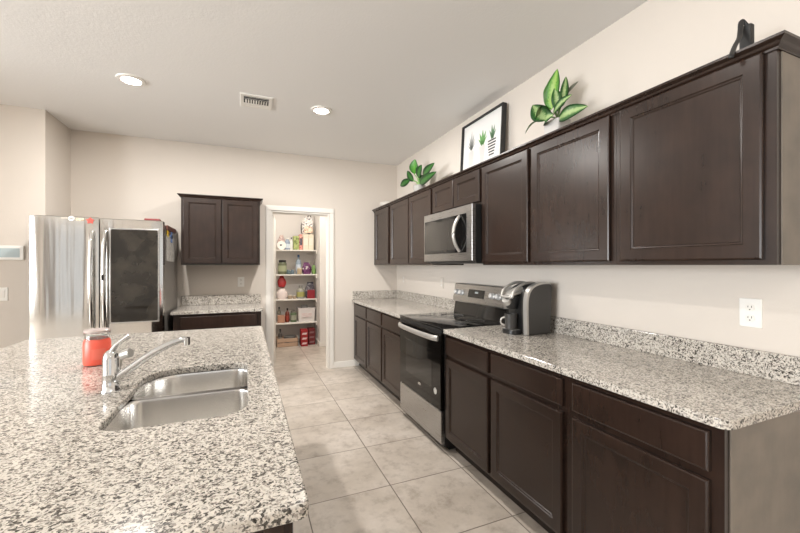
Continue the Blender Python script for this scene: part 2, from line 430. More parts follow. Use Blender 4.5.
wall_cab(BW(B - .32), -.632, .146, [(-.612, -.247), (-.239, .126)], 'two-door dark wall cabinet on the back wall between refrigerator and pantry', group=None, depth=.32, r0=1, r1=1)

def base_cab(fn, y0, y1, fronts, label, near_end=False, group='dark base cabinets along the right wall', depth=.61):
    t = thing('base_cabinet', label, 'cabinet', fn((y0 + y1) / 2, FZ, -depth / 2), group)
    bm = new(); a = fn(y0 + .0005, 0, -depth + .001); b = fn(y1 - .0005, 0, 0)
    box(bm, a[0], b[0], a[1], b[1], .125, .884); obj('carcass', bm, M['cab'], t)
    a = fn(y0 + .0005, 0, -depth + .02); b = fn(y1 - .0005, 0, -.075)
    pbox('toe_kick', M['kick'], t, a[0], b[0], a[1], b[1], FZ, .125)
    for u0, u1 in fronts:
        door(t, fn, u0, u1, .735, .860, slab=True); door(t, fn, u0, u1, .145, .708)
    if near_end:
        a = fn(y0, 0, -depth + .002); b = fn(y0 - .004, 0, -.024)
        pbox('end_panel', M['endpanel'], t, a[0], b[0], a[1], b[1], FZ + .001, .883, label='sheen-painted taupe end panel')
    return t
fn = RW(BF)
base_cab(fn, .652, 1.228, [(.686, 1.203)], 'dark base cabinet at the near end of the right wall, with sheen-painted taupe end panel', near_end=True)
base_cab(fn, 1.228, 1.796, [(1.258, 1.782)], 'dark base cabinet in the middle of the three near ones, second from the sheen-painted taupe end')
base_cab(fn, 1.796, 2.328, [(1.812, 2.312)], 'dark base cabinet directly beside the near side of the range')
base_cab(fn, 3.10, 3.652, [(3.125, 3.636)], 'dark base cabinet directly beyond the range')
base_cab(fn, 3.652, 4.186, [(3.668, 4.170)], 'dark base cabinet second from the back corner')
base_cab(fn, 4.186, B - .002, [(4.205, 4.72)], 'dark base cabinet in the back corner against the back wall')
base_cab(BW(B - .60), -.66, .15, [(-.60, .11)], 'dark base cabinet on the back wall beside the refrigerator', group=None, depth=.60)

# countertops and backsplashes
def slab(name, outline, z0, z1, m, lab, cat, holes=(), bev=.006):
    bm = new(); es = []
    for lp in [outline] + list(holes):
        vs = [bm.verts.new((x, y, z1)) for x, y in lp]
        for i in range(len(vs)): es.append(bm.edges.new((vs[i], vs[(i + 1) % len(vs)])))
    bmesh.ops.triangle_fill(bm, edges=es, use_beauty=True)
    r = bmesh.ops.extrude_face_region(bm, geom=list(bm.faces))
    for v in r['geom']:
        if isinstance(v, bmesh.types.BMVert): v.co.z = z0
    bmesh.ops.dissolve_limit(bm, angle_limit=.01, verts=list(bm.verts), edges=list(bm.edges))
    o = obj(name, bm, m, bevel=bev); tag(o, lab, cat); return o
CT0, CT1 = .884, .914
cx0 = 1.30
slab('granite_countertop', rrect(cx0, W - .001, .629, 2.318, [.002, .002, .035, .002]), CT0, CT1, M['granite'], 'long speckled granite countertop under the coffee maker', 'countertop')
slab('granite_countertop', rrect(cx0, W - .001, 3.095, B - .001, [.002, .002, .002, .002]), CT0, CT1, M['granite'], 'speckled granite countertop in the back corner beyond the range', 'countertop')
slab('granite_countertop', rrect(-.68, .165, B - .63, B - .001, [.002, .002, .01, .01]), CT0, CT1, M['granite'], 'short speckled granite countertop on the back wall beside the refrigerator', 'countertop')
def bsplash(lab, *a):
    bm = new(); box(bm, *a, bev=.004); tag(obj('backsplash', bm, M['granite']), lab, 'backsplash')
bsplash('long low granite backsplash strip behind the coffee maker', W - .022, W - .001, .63, 2.318, CT1, 1.022)
bsplash('low granite backsplash strip on the right wall beyond the range', W - .022, W - .001, 3.095, B - .023, CT1, 1.022)
bsplash('short granite backsplash strip on the back wall in the right corner', cx0 + .01, W - .001, B - .022, B - .001, CT1, 1.022)
bsplash('granite backsplash strip on the back wall beside the refrigerator', -.67, .163, B - .022, B - .001, CT1, 1.022)

# ------------------------------------------------------------------ island with sink
IX0, IX1, IY0, IY1 = -1.245, .114, .722, 2.985
SX0, SX1, SY0, SY1 = -.385, .005, 1.25, 1.905
cut = rrect(SX0, SX1, SY0, SY1, [.075, .13, .06, .085], 8)
outl = rrect(IX0, IX1, IY0, IY1, [.03, .03, .03, .018], 5)
slab('island_countertop', outl, CT0, CT1, M['granite'], 'large speckled granite island countertop with cut-out for the sink', 'countertop', [cut], bev=.006)
t = thing('kitchen_island', 'dark kitchen island base under the granite top with the sink', 'island', (-.42, 1.85, FZ))
bm = new(); 
box(bm, -.86, .069, .749, 1.17, .125, CT0 - .001); box(bm, -.86, .069, 1.95, 2.95, .125, CT0 - .001)
box(bm, -.86, -.45, 1.17, 1.95, .125, CT0 - .001); box(bm, .03, .069, 1.17, 1.95, .125, CT0 - .001); box(bm, -.45, .03, 1.17, 1.95, .125, .5)
obj('carcass', bm, M['cab'], t)
pbox('toe_kick', M['kick'], t, -.85, 0.0, .755, 2.93, FZ, .125)
bm = new(); box(bm, .030, .068, .743, .749, .03, CT0 - .002, .001, 1); box(bm, -.86, .022, .745, .749, .03, CT0 - .002, .001, 1); obj('end_panel', bm, M['cab'], t)
IF = lambda u, z, d: (.069 + d, u, z)
for y0, y1 in ((.775, 1.17), (1.18, 1.56), (1.57, 1.95), (1.97, 2.45), (2.46, 2.93)):
    door(t, IF, y0, y1, .735, .860, slab=True); door(t, IF, y0, y1, .145, .708)

t = thing('kitchen_sink', 'undermount stainless double bowl sink set into the granite island', 'sink', (-.19, 1.58, .70))
def bowl(bm, x0, x1, y0, y1, rad, depth):
    z = CT0 - .002; rings = []
    for g, dz, rr in ((.012, 0, 1), (0, 0, 1), (-.002, -.010, 1), (-.006, -depth + .05, 1), (-.012, -depth + .02, .95), (-.035, -depth, .8)):
        rings.append([(x, y, z + dz) for x, y in rrect(x0 - g, x1 + g, y0 - g, y1 + g, [max(.012, q * rr) for q in rad], 8)])
    for g, dz in ((-.033, -depth - .003), (-.008, -depth + .018), (-.0, -depth + .05), (.004, -.012), (.012, -.003)):
        rings.append([(x, y, z + dz) for x, y in rrect(x0 - g, x1 + g, y0 - g, y1 + g, [max(.012, q) for q in rad], 8)])
    loft(bm, rings, cap0=False, cap1=False)
    bm.faces.new([bm.verts.new((x, y, z - depth)) for x, y in rrect(x0 + .035, x1 - .035, y0 + .035, y1 - .035, [max(.012, q * .8) for q in rad], 8)])
for y0, y1, rad in ((SY0 - .004, 1.592, [.055, .045, .06, .085]), (1.622, SY1 + .004, [.075, .13, .045, .055])):
    bm = new(); bowl(bm, SX0 - .004, SX1 + .004, y0, y1, rad, .20); bmesh.ops.remove_doubles(bm, verts=bm.verts, dist=.0005)
    o = obj('bowl', bm, M['sinksteel'], t, True, ang=60)
    bm = new(); cx, cy = (SX0 + SX1) / 2, (y0 + y1) / 2; zb = CT0 - .202
    lathe(bm, [(.045, zb + .001), (.045, zb + .004), (.035, zb + .003), (.03, zb + .001)], cx, cy, 20); obj('drain', bm, M['chrome'], t, True)
bm = new(); box(bm, SX0, SX1, 1.592, 1.622, CT0 - .014, CT0 - .006, .003); obj('divider', bm, M['sinksteel'], t, True)

# faucet
fx, fy = -.453, 1.645
t = thing('kitchen_faucet', 'chrome single lever kitchen faucet standing behind the sink', 'faucet', (fx, fy, CT1))
bm = new(); lathe(bm, [(.031, CT1), (.031, CT1 + .006), (.027, CT1 + .010), (.025, CT1 + .06), (.026, CT1 + .062), (.025, CT1 + .064), (.0255, CT1 + .115), (.022, CT1 + .135), (.013, CT1 + .147), (.004, CT1 + .151)], fx, fy, 28)
obj('body', bm, M['chrome'], t, True, ang=50)
bm = new(); sp = spline([(fx + .015, fy, .960), (fx + .06, fy, .992), (fx + .12, fy, 1.035), (fx + .18, fy, 1.068), (fx + .22, fy, 1.082), (fx + .240, fy, 1.084)], 6)
tube(bm, sp, [.016 - .006 * i / len(sp) for i in range(len(sp))], 14)
tube(bm, [(fx + .240, fy, 1.090), (fx + .2405, fy, 1.062)], [.0125, .0115], 14)
obj('spout', bm, M['chrome'], t, True, ang=60)
bm = new(); sp = spline([(fx + .000, fy, 1.052), (fx + .015, fy, 1.078), (fx + .035, fy, 1.096), (fx + .058, fy, 1.113)], 5)
tube(bm, sp, [.012 - .004 * math.sin(PI * i / len(sp)) for i in range(len(sp))], 12, flat=1.2); obj('lever', bm, M['chrome'], t, True, ang=60)
t = thing('side_sprayer', 'small chrome side sprayer standing right behind the faucet', 'sprayer', (-.475, 1.80, CT1))
bm = new(); lathe(bm, [(.022, CT1), (.022, CT1 + .006), (.013, CT1 + .012), (.013, CT1 + .05)], -.475, 1.80, 18); obj('base', bm, M['chrome'], t, True)
bm = new(); tube(bm, spline([(-.475, 1.80, CT1 + .05), (-.47, 1.795, CT1 + .085), (-.45, 1.785, CT1 + .10), (-.425, 1.775, CT1 + .108)], 4), [.014, .015, .016, .016, .015, .015, .016, .017, .017, .018, .018, .018, .018][:13], 12); obj('spray_head', bm, M['silver'], t, True)

# coral jar
jx, jy = -.636, 2.12
t = thing('glass_candle_jar', 'round glass jar filled with coral red candle wax on the island', 'jar', (jx, jy, CT1))
coral = mat('coral_wax', (0.82, 0.12, 0.075), 0.35, emit=None); BS(coral).inputs['Subsurface Weight'].default_value = .2
bm = new(); z = CT1 + .001
lathe(bm, [(.040, z), (.050, z + .003), (.052, z + .012), (.052, z + .100), (.047, z + .115), (.046, z + .118)], jx, jy, 28); obj('wax', bm, coral, t, True)
bm = new(); lathe(bm, [(.0465, z + .1185), (.0455, z + .135), (.049, z + .140), (.049, z + .146), (.0455, z + .147), (.0425, z + .146), (.0425, z + .120)], jx, jy, 28, cap0=False, cap1=False); obj('glass_rim', bm, M['glass'], t, True)
bm = new(); lathe(bm, [(.047, z + .1475), (.050, z + .149), (.050, z + .156), (.046, z + .160), (.01, z + .161)], jx, jy, 28); obj('lid', bm, mat('frosted_lid', (.75, .62, .58), .2, trans=.4), t, True)
bm = new(); prism(bm, [(-.034, z + .025), (.034, z + .025), (.034, z + .078), (-.034, z + .078)], lambda a, b, d: (jx + (.052 + d) * math.sin(a / .052), jy - (.052 + d) * math.cos(a / .052), b), .0002, .0012)
bm.free()
bm = new(); rings = []
for zz in (z + .028, z + .076):
    rings.append([(jx + .0525 * math.sin(a), jy - .0525 * math.cos(a), zz) for a in [(-1.0 + 1.0 * k / 6) + .9 for k in range(7)]] + [(jx + .0535 * math.sin(a), jy - .0535 * math.cos(a), zz) for a in [(-.1 + .9 - 1.0 * k / 6 + .1) for k in range(7)]])
loft(bm, rings); obj('jar_label', bm, col(.80, .16, .11), t)

# ------------------------------------------------------------------ refrigerator
FX0, FX1, FY = -1.644, -.705, 3.975
t = thing('refrigerator', 'stainless steel french door refrigerator with dark glass panel, left of the back wall cabinets', 'refrigerator', ((FX0 + FX1) / 2, 4.4, FZ))
pbox('cabinet_body', M['fridgeside'], t, FX0 + .012, FX1 - .002, FY + .085, B - .03, .05, 1.755, bev=.004)
pbox('base_grille', M['black'], t, FX0 + .03, FX1 - .03, FY + .10, FY + .2, FZ, .05)
SM = -1.178
def fdoor(x0, x1, z0, z1, name='door'):
    bm = new(); prof = []
    n = 8
    rings = []
    for z, k in ((z0, .006), (z0 + .006, 0), (z1 - .006, 0), (z1, .006)):
        pts = []
        for i in range(n + 1):
            u = i / n; x = x0 + k + (x1 - x0 - 2 * k) * u
            pts.append((x, FY + k - .005 * math.sin(PI * (x - FX0) / (FX1 - FX0)) + (.008 if i in (0, n) else 0), z))
        pts += [(x1 - k, FY + .078, z), (x0 + k, FY + .078, z)]
        rings.append(pts)
    loft(bm, rings); return obj(name, bm, M['fridge'], t, True, ang=35)
dl = fdoor(FX0, SM - .004, .66, 1.785); drr = fdoor(SM + .004, FX1, .66, 1.778); fz = fdoor(FX0, FX1, .07, .645, 'freezer_drawer')
def fhandle(x, par, curve):
    bm = new(); pts = []
    for k in range(17):
        u = k / 16; pts.append((x + curve * math.sin(PI * u) * .0, FY - .014 - .042 * math.sin(PI * u) ** .5, .80 + u * .87))
    tube(bm, pts, .017, 12); obj('handle', bm, M['fridge'], par, True, ang=60)
fhandle(SM - .045, dl, -1); fhandle(SM + .045, drr, 1)
pbox('handle_button', M['blackglass'], drr, SM + .036, SM + .054, FY - .078, FY - .072, 1.24, 1.29)
# glass panel in the right door
gx0, gx1, gz0, gz1 = -1.092, -.742, .868, 1.686
bm = new(); box(bm, gx0 - .012, gx1 + .012, FY - .0125, FY - .004, gz0 - .012, gz1 + .012, .003); obj('panel_frame', bm, M['steel'], drr)
smoke = mat('smoked_glass_painted_reflections', (.012, .010, .008), .05, spec=.45)
n_ = noise(smoke, scaled(smoke, pos(smoke), (1, 1, 1)), 7, 4); r_ = ramp(smoke, n_.outputs[0], [(.35, (.006, .005, .004)), (.7, (.030, .025, .019))]); K(smoke, r_.outputs[0], BS(smoke).inputs['Base Color'])  # blotchy reflections painted into the glass colour
bm = new(); prism(bm, rrect(gx0, gx1, gz0, gz1, .012, 4), lambda a, b, d: (a, FY - d, b), .010, .0145); obj('glass_panel', bm, smoke, drr)
# magnets, paper and things on the fridge
def disc(bm, x, z, r, fn, d0, d1, seg=20): prism(bm, [(x + r * math.cos(2 * PI * k / seg), z + r * math.sin(2 * PI * k / seg)) for k in range(seg)], fn, d0, d1)
FD = lambda a, b, d: (a, FY - .0055 - d, b)
GM = 'magnets on the refrigerator door'
bm = new(); disc(bm, -1.366, 1.766, .021, FD, .0, .007); o = tag(obj('fridge_magnet', bm, col(.82, .80, .74)), 'round cream magnet at the top of the left refrigerator door', 'magnet', GM)
bm = new(); prism(bm, [(-1.378, 1.764), (-1.352, 1.766), (-1.352, 1.771), (-1.378, 1.769)], FD, .0072, .008); obj('dark_mark', bm, M['black'], o)
bm = new(); prism(bm, [(-1.435, 1.763), (-1.392, 1.765), (-1.392, 1.774), (-1.435, 1.771)], FD, 0, .006); tag(obj('fridge_magnet', bm, col(.66, .60, .52)), 'thin beige strip magnet left of the round cream one', 'magnet', GM)
bm = new(); prism(bm, rrect(-1.335, -1.283, 1.750, 1.774, .004, 2), FD, 0, .006)
tag(obj('fridge_magnet', bm, m_pattern('magnet_print', (.6, .5, .35), (.75, .66, .5), 160, (.35, .25, .18))), 'small tan rectangular magnet between the cream and red ones', 'magnet', GM)
bm = new(); star = []
for k in range(10):
    a = 2 * PI * k / 10 + .3; r = .030 if k % 2 == 0 else .018; star.append((-1.238 + r * math.cos(a), 1.753 + r * math.sin(a)))
prism(bm, star, FD, 0, .008); tag(obj('fridge_magnet', bm, col(.60, .08, .06)), 'red star-shaped magnet nearest the refrigerator door seam', 'magnet', GM)
FS = lambda a, b, d: (FX1 - .002 + d, a, b)
bm = new(); prism(bm, [(4.12, 1.41), (4.56, 1.40), (4.57, 1.63), (4.50, 1.66), (4.13, 1.66)], FS, .0022, .006)
pm = m_pattern('printed_page', (.42, .40, .37), (.50, .48, .45), 45, (.30, .29, .28)); tag(obj('paper_calendar', bm, pm), 'grey printed sheet hanging on the side of the refrigerator', 'paper')
def fl(cx, cz, r, n, c1, c2, lab):
    o = thing('flower_magnet', lab, 'magnet', (FX1, cx, cz))
    bm = new(); prism(bm, [(cx + r * (1 + .28 * math.cos(n * a)) * .8 * math.cos(a), cz + r * (1 + .28 * math.cos(n * a)) * .8 * math.sin(a)) for a in [2 * PI * k / 40 for k in range(40)]], FS, .0065, .012); obj('petals', bm, c1, o)
    bm = new(); disc(bm, cx, cz, r * .35, FS, .012, .016); obj('flower_center', bm, c2, o)
fl(4.17, 1.685, .045, 5, col(.75, .55, .05), col(.5, .25, .02), 'yellow flower magnet on the side of the refrigerator')
fl(4.36, 1.655, .065, 6, col(.16, .25, .5), M['black'], 'blue flower magnet with black center above the paper sheet')
pbox_t = new(); box(pbox_t, FX1 + .0005, FX1 + .018, 4.10, 4.55, 1.705, 1.752, .006); tag(obj('magnetic_clip', pbox_t, col(.10, .035, .025)), 'dark brown bar clip at the top of the refrigerator side', 'clip')
bm = new(); box(bm, -.86, -.74, 4.02, 4.10, 1.778, 1.800, .005); o = tag(obj('red_tin', bm, col(.16, .02, .02)), 'small dark red box lying on top of the refrigerator', 'box')

# ------------------------------------------------------------------ microwave
MX, MY0, MY1, MZ0, MZ1 = 1.520, 2.287, 3.073, 1.392, 1.822
t = thing('microwave', 'stainless over-the-range microwave with curved handle below the short cabinet', 'microwave', (1.74, 2.68, MZ0))
pbox('housing', M['black'], t, MX + .03, W - .002, MY0, MY1, MZ0, MZ1, bev=.003)
fn = RW(MX + .03)
bm = new(); loft(bm, [[fn(u, z, d) for u, z in ((MY0 + i, MZ0 + i + .012), (MY1 - i, MZ0 + i + .012), (MY1 - i, MZ1 - i), (MY0 + i, MZ1 - i))] for i, d in ((0, 0), (0, .026), (.004, .03))])
fr = obj('door', bm, M['steel'], t)
bm = new(); prism(bm, rrect(MY0 + .075, MY1 - .02, MZ0 + .075, MZ1 - .062, .006, 3), fn, .0302, .0325); obj('window', bm, M['blackglass'], fr)
wm = mat('microwave_mesh_glass', (.035, .031, .027), .15, spec=.45); wv = N(wm, 'ShaderNodeTexVoronoi'); wv.inputs['Scale'].default_value = 300; K(wm, pos(wm), wv.inputs['Vector'])
bm = new(); prism(bm, rrect(MY0 + .23, MY1 - .05, MZ0 + .10, MZ1 - .085, .006, 3), fn, .0326, .0332); obj('mesh_screen', bm, wm, fr)
bm = new(); pts = [fn(MY0 + .165, MZ0 + .085 + .27 * k / 14, .034 + .055 * math.sin(PI * k / 14) ** .8) for k in range(15)]
tube(bm, pts, [.012] * 15, 12, flat=1.3); obj('handle', bm, M['silver'], fr, True, ang=60)
pbox('vent_grille', M['darkgrey'], t, MX + .06, W - .05, MY0 + .03, MY1 - .03, MZ0 - .008, MZ0 + .001)

# ------------------------------------------------------------------ range
RX, RY0, RY1 = 1.288, 2.334, 3.088
t = thing('electric_range', 'stainless and black glass electric range between the base cabinets', 'range', (1.6, 2.71, FZ))
pbox('body', M['black'], t, RX + .03, W - .03, RY0, RY1, .06, .905, bev=.003)
pbox('kick_plate', M['black'], t, RX + .08, W - .06, RY0 + .02, RY1 - .02, FZ, .06)
fn = RW(RX + .03)
def fplate(name, m, z0, z1, par, d=.03, inset=.0, y0=RY0, y1=RY1):
    bm = new(); loft(bm, [[fn(u, z, dd) for u, z in ((y0 + i, z0 + i), (y1 - i, z0 + i), (y1 - i, z1 - i), (y0 + i, z1 - i))] for i, dd in ((0, 0), (0, d - .004), (.004, d))]); return obj(name, bm, m, par)
fplate('storage_drawer', M['steel'], .085, .318, t)
od = fplate('oven_door', M['ovenglass'], .325, .872, t, .032)
fplate('window', M['blackglass'], .45, .74, od, .0335, y0=RY0 + .13, y1=RY1 - .13)
bm = new(); pts = []
for k in range(21):
    u = k / 20; pts.append(fn(RY0 + .02 + (RY1 - RY0 - .04) * u, .842, .044 + .034 * math.sin(PI * u) ** .35))
tube(bm, pts, [.021] * 21, 12, flat=.55); obj('handle', bm, M['silver'], od, True, ang=60)
bm = new(); prism(bm, [(2.685 + .028 * math.cos(a), .42 + .010 * math.sin(a)) for a in [2 * PI * k / 20 for k in range(20)]], fn, .0322, .033); obj('badge', bm, col(.6, .58, .55, .3, .8), od)
bm = new(); disc(bm, 2.415, .445, .024, fn, .0322, .0328); obj('round_sticker', bm, col(.6, .6, .58), od)
fplate('front_trim', M['black'], .876, .905, t, .032)
bm = new(); box(bm, RX - .004, W - .09, RY0 - .006, RY1 + .006, .9055, .922, .005, 3); ck = obj('cooktop', bm, M['blackglass'], t, True, ang=30)
for bx, by, br in ((1.47, 2.53, .10), (1.47, 2.89, .085), (1.71, 2.53, .075), (1.71, 2.89, .10)):
    bm = new()
    L = [[(bx + r * math.cos(2 * PI * k / 32), by + r * math.sin(2 * PI * k / 32), z) for k in range(32)] for r, z in ((br, .9221), (br, .9226), (br - .004, .9226), (br - .004, .9221))]
    loft(bm, L, False, False); obj('burner_ring', bm, col(.10, .10, .10), ck)
# back guard: black riser and slanted stainless control panel
bm = new(); prof = [(W - .105, .922), (W - .085, 1.03), (W - .03, 1.03), (W - .03, .922)]
loft(bm, [[(x, y, z) for x, z in prof] for y in (RY0, RY1)]); obj('riser', bm, M['blackglass'], t)
prof = [(W - .112, 1.031), (W - .115, 1.04), (W - .085, 1.193), (W - .075, 1.200), (W - .035, 1.200), (W - .03, 1.031)]
bm = new(); loft(bm, [[(x, y, z) for x, z in prof] for y in (RY0 - .002, RY1 + .002)]); cp = obj('control_panel', bm, M['steel'], t)
def CP(a, b, d):   # on the slanted face
    nx, nz = -.981, -.192
    nx, nz = -.981, .192
    s = (b - 1.04) / .153
    return (W - .115 + .03 * s + nx * d, a, b + nz * d)
bm = new(); prism(bm, rrect(2.60, 2.84, 1.085, 1.155, .004, 3), CP, .0005, .002); dsp = obj('display', bm, M['blackglass'], cp)
bm = new(); box(bm, W - .105, W - .1035, 2.70, 2.75, 1.115, 1.13); bm.free()
bm = new(); prism(bm, rrect(2.69, 2.74, 1.122, 1.138, .001, 2), CP, .002, .0025); obj('clock_digits', bm, col(.35, .38, .38), dsp)
for ky in (2.405, 2.485, 2.945, 3.025):
    bm = new(); L = []
    for r, d in ((.026, .0005), (.026, .006), (.022, .009), (.020, .028), (.016, .032)): L.append([CP(ky + r * math.cos(2 * PI * k / 20), 1.118 + r * math.sin(2 * PI * k / 20), d) for k in range(20)])
    loft(bm, L); kb = obj('knob', bm, M['knob'], cp, True, ang=40)

# ------------------------------------------------------------------ coffee maker
t = thing('coffee_maker', 'black and silver single-serve coffee maker on the right countertop', 'coffee maker', (1.70, 1.99, CT1))
z = CT1 + .001; KY0, KY1 = 1.885, 2.075
# side/top housing: profile in x-z extruded along y
def xz(a, b, d): return (a, d, b)
ho = [(1.678, z + .002), (1.868, z + .002), (1.874, z + .12), (1.882, z + .298), (1.868, z + .330), (1.82, z + .337), (1.765, z + .332), (1.712, z + .310), (1.680, z + .265), (1.672, z + .20), (1.674, z + .10)]
sp = spline([(a, 0, b) for a, b in ho[1:]], 3); prof = [(1.678, z + .002)] + [(p.x, p.z) for p in sp]
def inset_prof(pr, k):
    cx = sum(p[0] for p in pr) / len(pr); cz = sum(p[1] for p in pr) / len(pr)
    return [(cx + (a - cx) * (1 - k), cz + (b - cz) * (1 - k)) for a, b in pr]
bm = new()
loft(bm, [[(a, y, b) for a, b in inset_prof(prof, k)] for y, k in ((KY0, .03), (KY0 + .006, 0), (KY0 + .05, 0), (KY0 + .055, .02))]); obj('side_housing', bm, M['darkgrey'], t, True, ang=40)
bm = new(); loft(bm, [[(a, y, b) for a, b in inset_prof(prof, k)] for y, k in ((KY0 + .056, .02), (KY1 - .01, .02), (KY1, .06))]); 
obj('housing', bm, M['black'], t, True, ang=40)
# silver band round the front and top edge of the side housing
band = [(1.672, z + .002)] + [(p.x - .004 if p.x < 1.78 else p.x, p.z + (.004 if p.z > z + .28 else 0)) for p in reversed(sp) if p.z > z + .02 and (p.x < 1.862)]
bm = new(); L = []
for (a, b) in band:
    L.append([(a, KY0 - .001, b), (a, KY0 + .034, b), (a + .010, KY0 + .034, max(z, b - .006)), (a + .014, KY0 - .001, max(z, b - .010))])
loft(bm, L); obj('silver_band', bm, M['silver'], t, True, ang=50)
# brew head
bm = new(); L = []
hp = [(1.615, z + .225, .030, .03), (1.602, z + .252, .038, .035), (1.63, z + .282, .045, .04), (1.68, z + .300, .050, .045), (1.74, z + .312, .05, .04)]
cyh = 2.005
for x, zc, hw, hh in hp:
    L.append([(x + (b * .45) * hh, cyh + a * hw, zc - .02 + b * hh * .7) for a, b in [(math.cos(2 * PI * k / 16), math.sin(2 * PI * k / 16)) for k in range(16)]])
loft(bm, L); obj('brew_head', bm, M['silver'], t, True, ang=50)
bm = new(); tube(bm, spline([(1.608, 1.955, z + .245), (1.620, 1.952, z + .282), (1.665, 1.952, z + .316), (1.73, 1.955, z + .336), (1.80, 1.96, z + .334)], 5), .0095, 10); 
tube(bm, spline([(1.608, 2.06, z + .245), (1.620, 2.062, z + .282), (1.665, 2.062, z + .316), (1.73, 2.06, z + .336), (1.80, 2.055, z + .334)], 5), .0095, 10)
tube(bm, [(1.608, 1.955, z + .245), (1.604, 2.01, z + .245), (1.608, 2.06, z + .245)], .0095, 10); obj('lift_handle', bm, M['silver'], t, True, ang=60)
bm = new(); L = []
for r, zz in ((.030, z + .165), (.036, z + .175), (.042, z + .215), (.045, z + .25)): L.append([(1.648 + r * math.cos(2 * PI * k / 20), cyh + r * math.sin(2 * PI * k / 20), zz) for k in range(20)])
loft(bm, L); obj('pod_holder', bm, M['black'], t, True)
bm = new(); prism(bm, rrect(1.598, 1.678, 1.942, 2.074, [.01, .05, .05, .01], 6), lambda a, b, d: (a, b, d), z, z + .028); obj('drip_tray', bm, M['black'], t, True, ang=40)
bm = new(); box(bm, 1.612, 1.67, 1.955, 2.06, z + .0285, z + .031); obj('tray_grid', bm, M['silver'], t)
t = thing('travel_mug', 'dark grey mug standing on the drip tray of the coffee maker', 'mug', (1.640, 1.995, z + .031))
zc = z + .0312
bm = new(); lathe(bm, [(.030, zc), (.037, zc + .004), (.040, zc + .08), (.041, zc + .100), (.038, zc + .100), (.036, zc + .01)], 1.634, 1.998, 24); obj('cup', bm, M['darkgrey'], t, True)
bm = new(); tube(bm, spline([(1.606, 2.025, zc + .075), (1.590, 2.040, zc + .065), (1.588, 2.042, zc + .035), (1.604, 2.026, zc + .022)], 5), .006, 8); obj('handle', bm, M['silver'], t, True)

# ------------------------------------------------------------------ things on top of the wall cabinets
TOP = UZ1 + .0
def leaf(parent, base, tip, width, m, up=(0, 0, 1), bend=.15, fold=.15, seg=12, wave=0.0, label=None):
    a, b = Vector(base), Vector(tip); L = (b - a).length; t = (b - a) / L
    up = Vector(up); s = t.cross(up)
    if s.length < .05: s = t.cross(Vector((1, 0, 0)))
    s.normalize(); n = s.cross(t).normalized()
    bm = new(); uvl = bm.loops.layers.uv.new('UVMap'); rows = []; nu = 6; th = .0012
    for side in (1, -1):
        for i in range(seg + 1):
            v = i / seg; wv = width * (math.sin(PI * v ** .82) ** .8) * .5 + (.0015 if i < seg else .0004)
            c = a + t * L * v + n * (bend * L * math.sin(PI * v))
            row = []
            for j in range(nu + 1):
                u = j / nu * 2 - 1
                p = c + s * wv * u + n * (fold * wv * abs(u) + wave * width * math.sin(v * 14 + u) * abs(u) + side * th * (1 - abs(u)) )
                row.append((bm.verts.new(p), (j / nu, v)))
            rows.append(row)
    for k in (0, seg + 1):
        for i in range(seg):
            for j in range(nu):
                q = [rows[k + i][j], rows[k + i][j + 1], rows[k + i + 1][j + 1], rows[k + i + 1][j]]
                f = bm.faces.new([x[0] for x in q])
                for lp, x in zip(f.loops, q): lp[uvl].uv = x[1]
    bmesh.ops.remove_doubles(bm, verts=bm.verts, dist=.00005)
    return obj('leaf', bm, m, parent, True, label=label, ang=180)
zt = UZ1 + .0215
# variegated plant in a square pot
px, py = 1.775, 1.735
t = thing('potted_dieffenbachia', 'large leafy plant with pale green variegated leaves in a white pot on the cabinets', 'plant', (px, py, UZ1))
bm = new(); prism(bm, rrect(px - .055, px + .055, py - .06, py + .06, .012, 3), lambda a, b, d: (a, b, d), UZ1 + .0, UZ1 + .155); obj('pot', bm, col(.50, .48, .46), t)
bm = new(); box(bm, px - .05, px + .05, py - .05, py + .05, UZ1 + .155, UZ1 + .160); obj('soil', bm, col(.05, .03, .02, .9), t)
bm = new()
stems = [((px, py, UZ1 + .165), (1.765, 1.760, 2.37)), ((px, py, UZ1 + .165), (1.77, 1.70, 2.36)), ((px, py, UZ1 + .165), (1.755, 1.80, 2.31)), ((px, py, UZ1 + .165), (1.76, 1.705, 2.27)), ((px, py, UZ1 + .165), (1.80, 1.695, 2.42)), ((px, py, UZ1 + .165), (1.75, 1.735, 2.33))]
for a, b in stems: tube(bm, spline([a, ((a[0] + b[0]) / 2, a[1] * .7 + b[1] * .3, (a[2] + b[2]) / 2), b], 4), .0045, 8)
obj('stem', bm, M['stem'], t, True)
cv = (-.75, -.65, .1)
leaf(t, (1.765, 1.785, 2.345), (1.74, 1.70, 2.56), .085, M['leaf_light'], (-.8, -.5, .2), .06, .2, wave=.03)
leaf(t, (1.76, 1.765, 2.34), (1.75, 1.765, 2.535), .085, M['leaf_light'], (-.9, -.3, .2), .05, .25, wave=.05)
leaf(t, (1.76, 1.715, 2.31), (1.745, 1.725, 2.46), .06, M['leaf_dark'], (-.7, -.7, .1), .05, .25, wave=.04)
leaf(t, (1.77, 1.705, 2.33), (1.79, 1.683, 2.515), .050, M['leaf_dark'], (-.4, -.9, .1), .05, .3)
leaf(t, (1.80, 1.695, 2.41), (1.86, 1.655, 2.485), .022, M['leaf_brown'], (-.5, -.6, .6), .05, .3)
leaf(t, (1.75, 1.745, 2.30), (1.70, 1.555, 2.335), .06, M['leaf_dark'], (-.9, -.1, .15), .08, .2)
leaf(t, (1.745, 1.70, 2.255), (1.70, 1.450, 2.228), .082, M['leaf_dark'], (-.95, 0, .05), .08, .12)
leaf(t, (1.755, 1.80, 2.285), (1.715, 1.885, 2.41), .12, M['leaf_dark'], (-.7, -.6, .3), -.10, .2)
leaf(t, (1.75, 1.84, 2.40), (1.72, 1.87, 2.30), .06, M['leaf_dark'], (-.8, .3, .4), .1, .2)
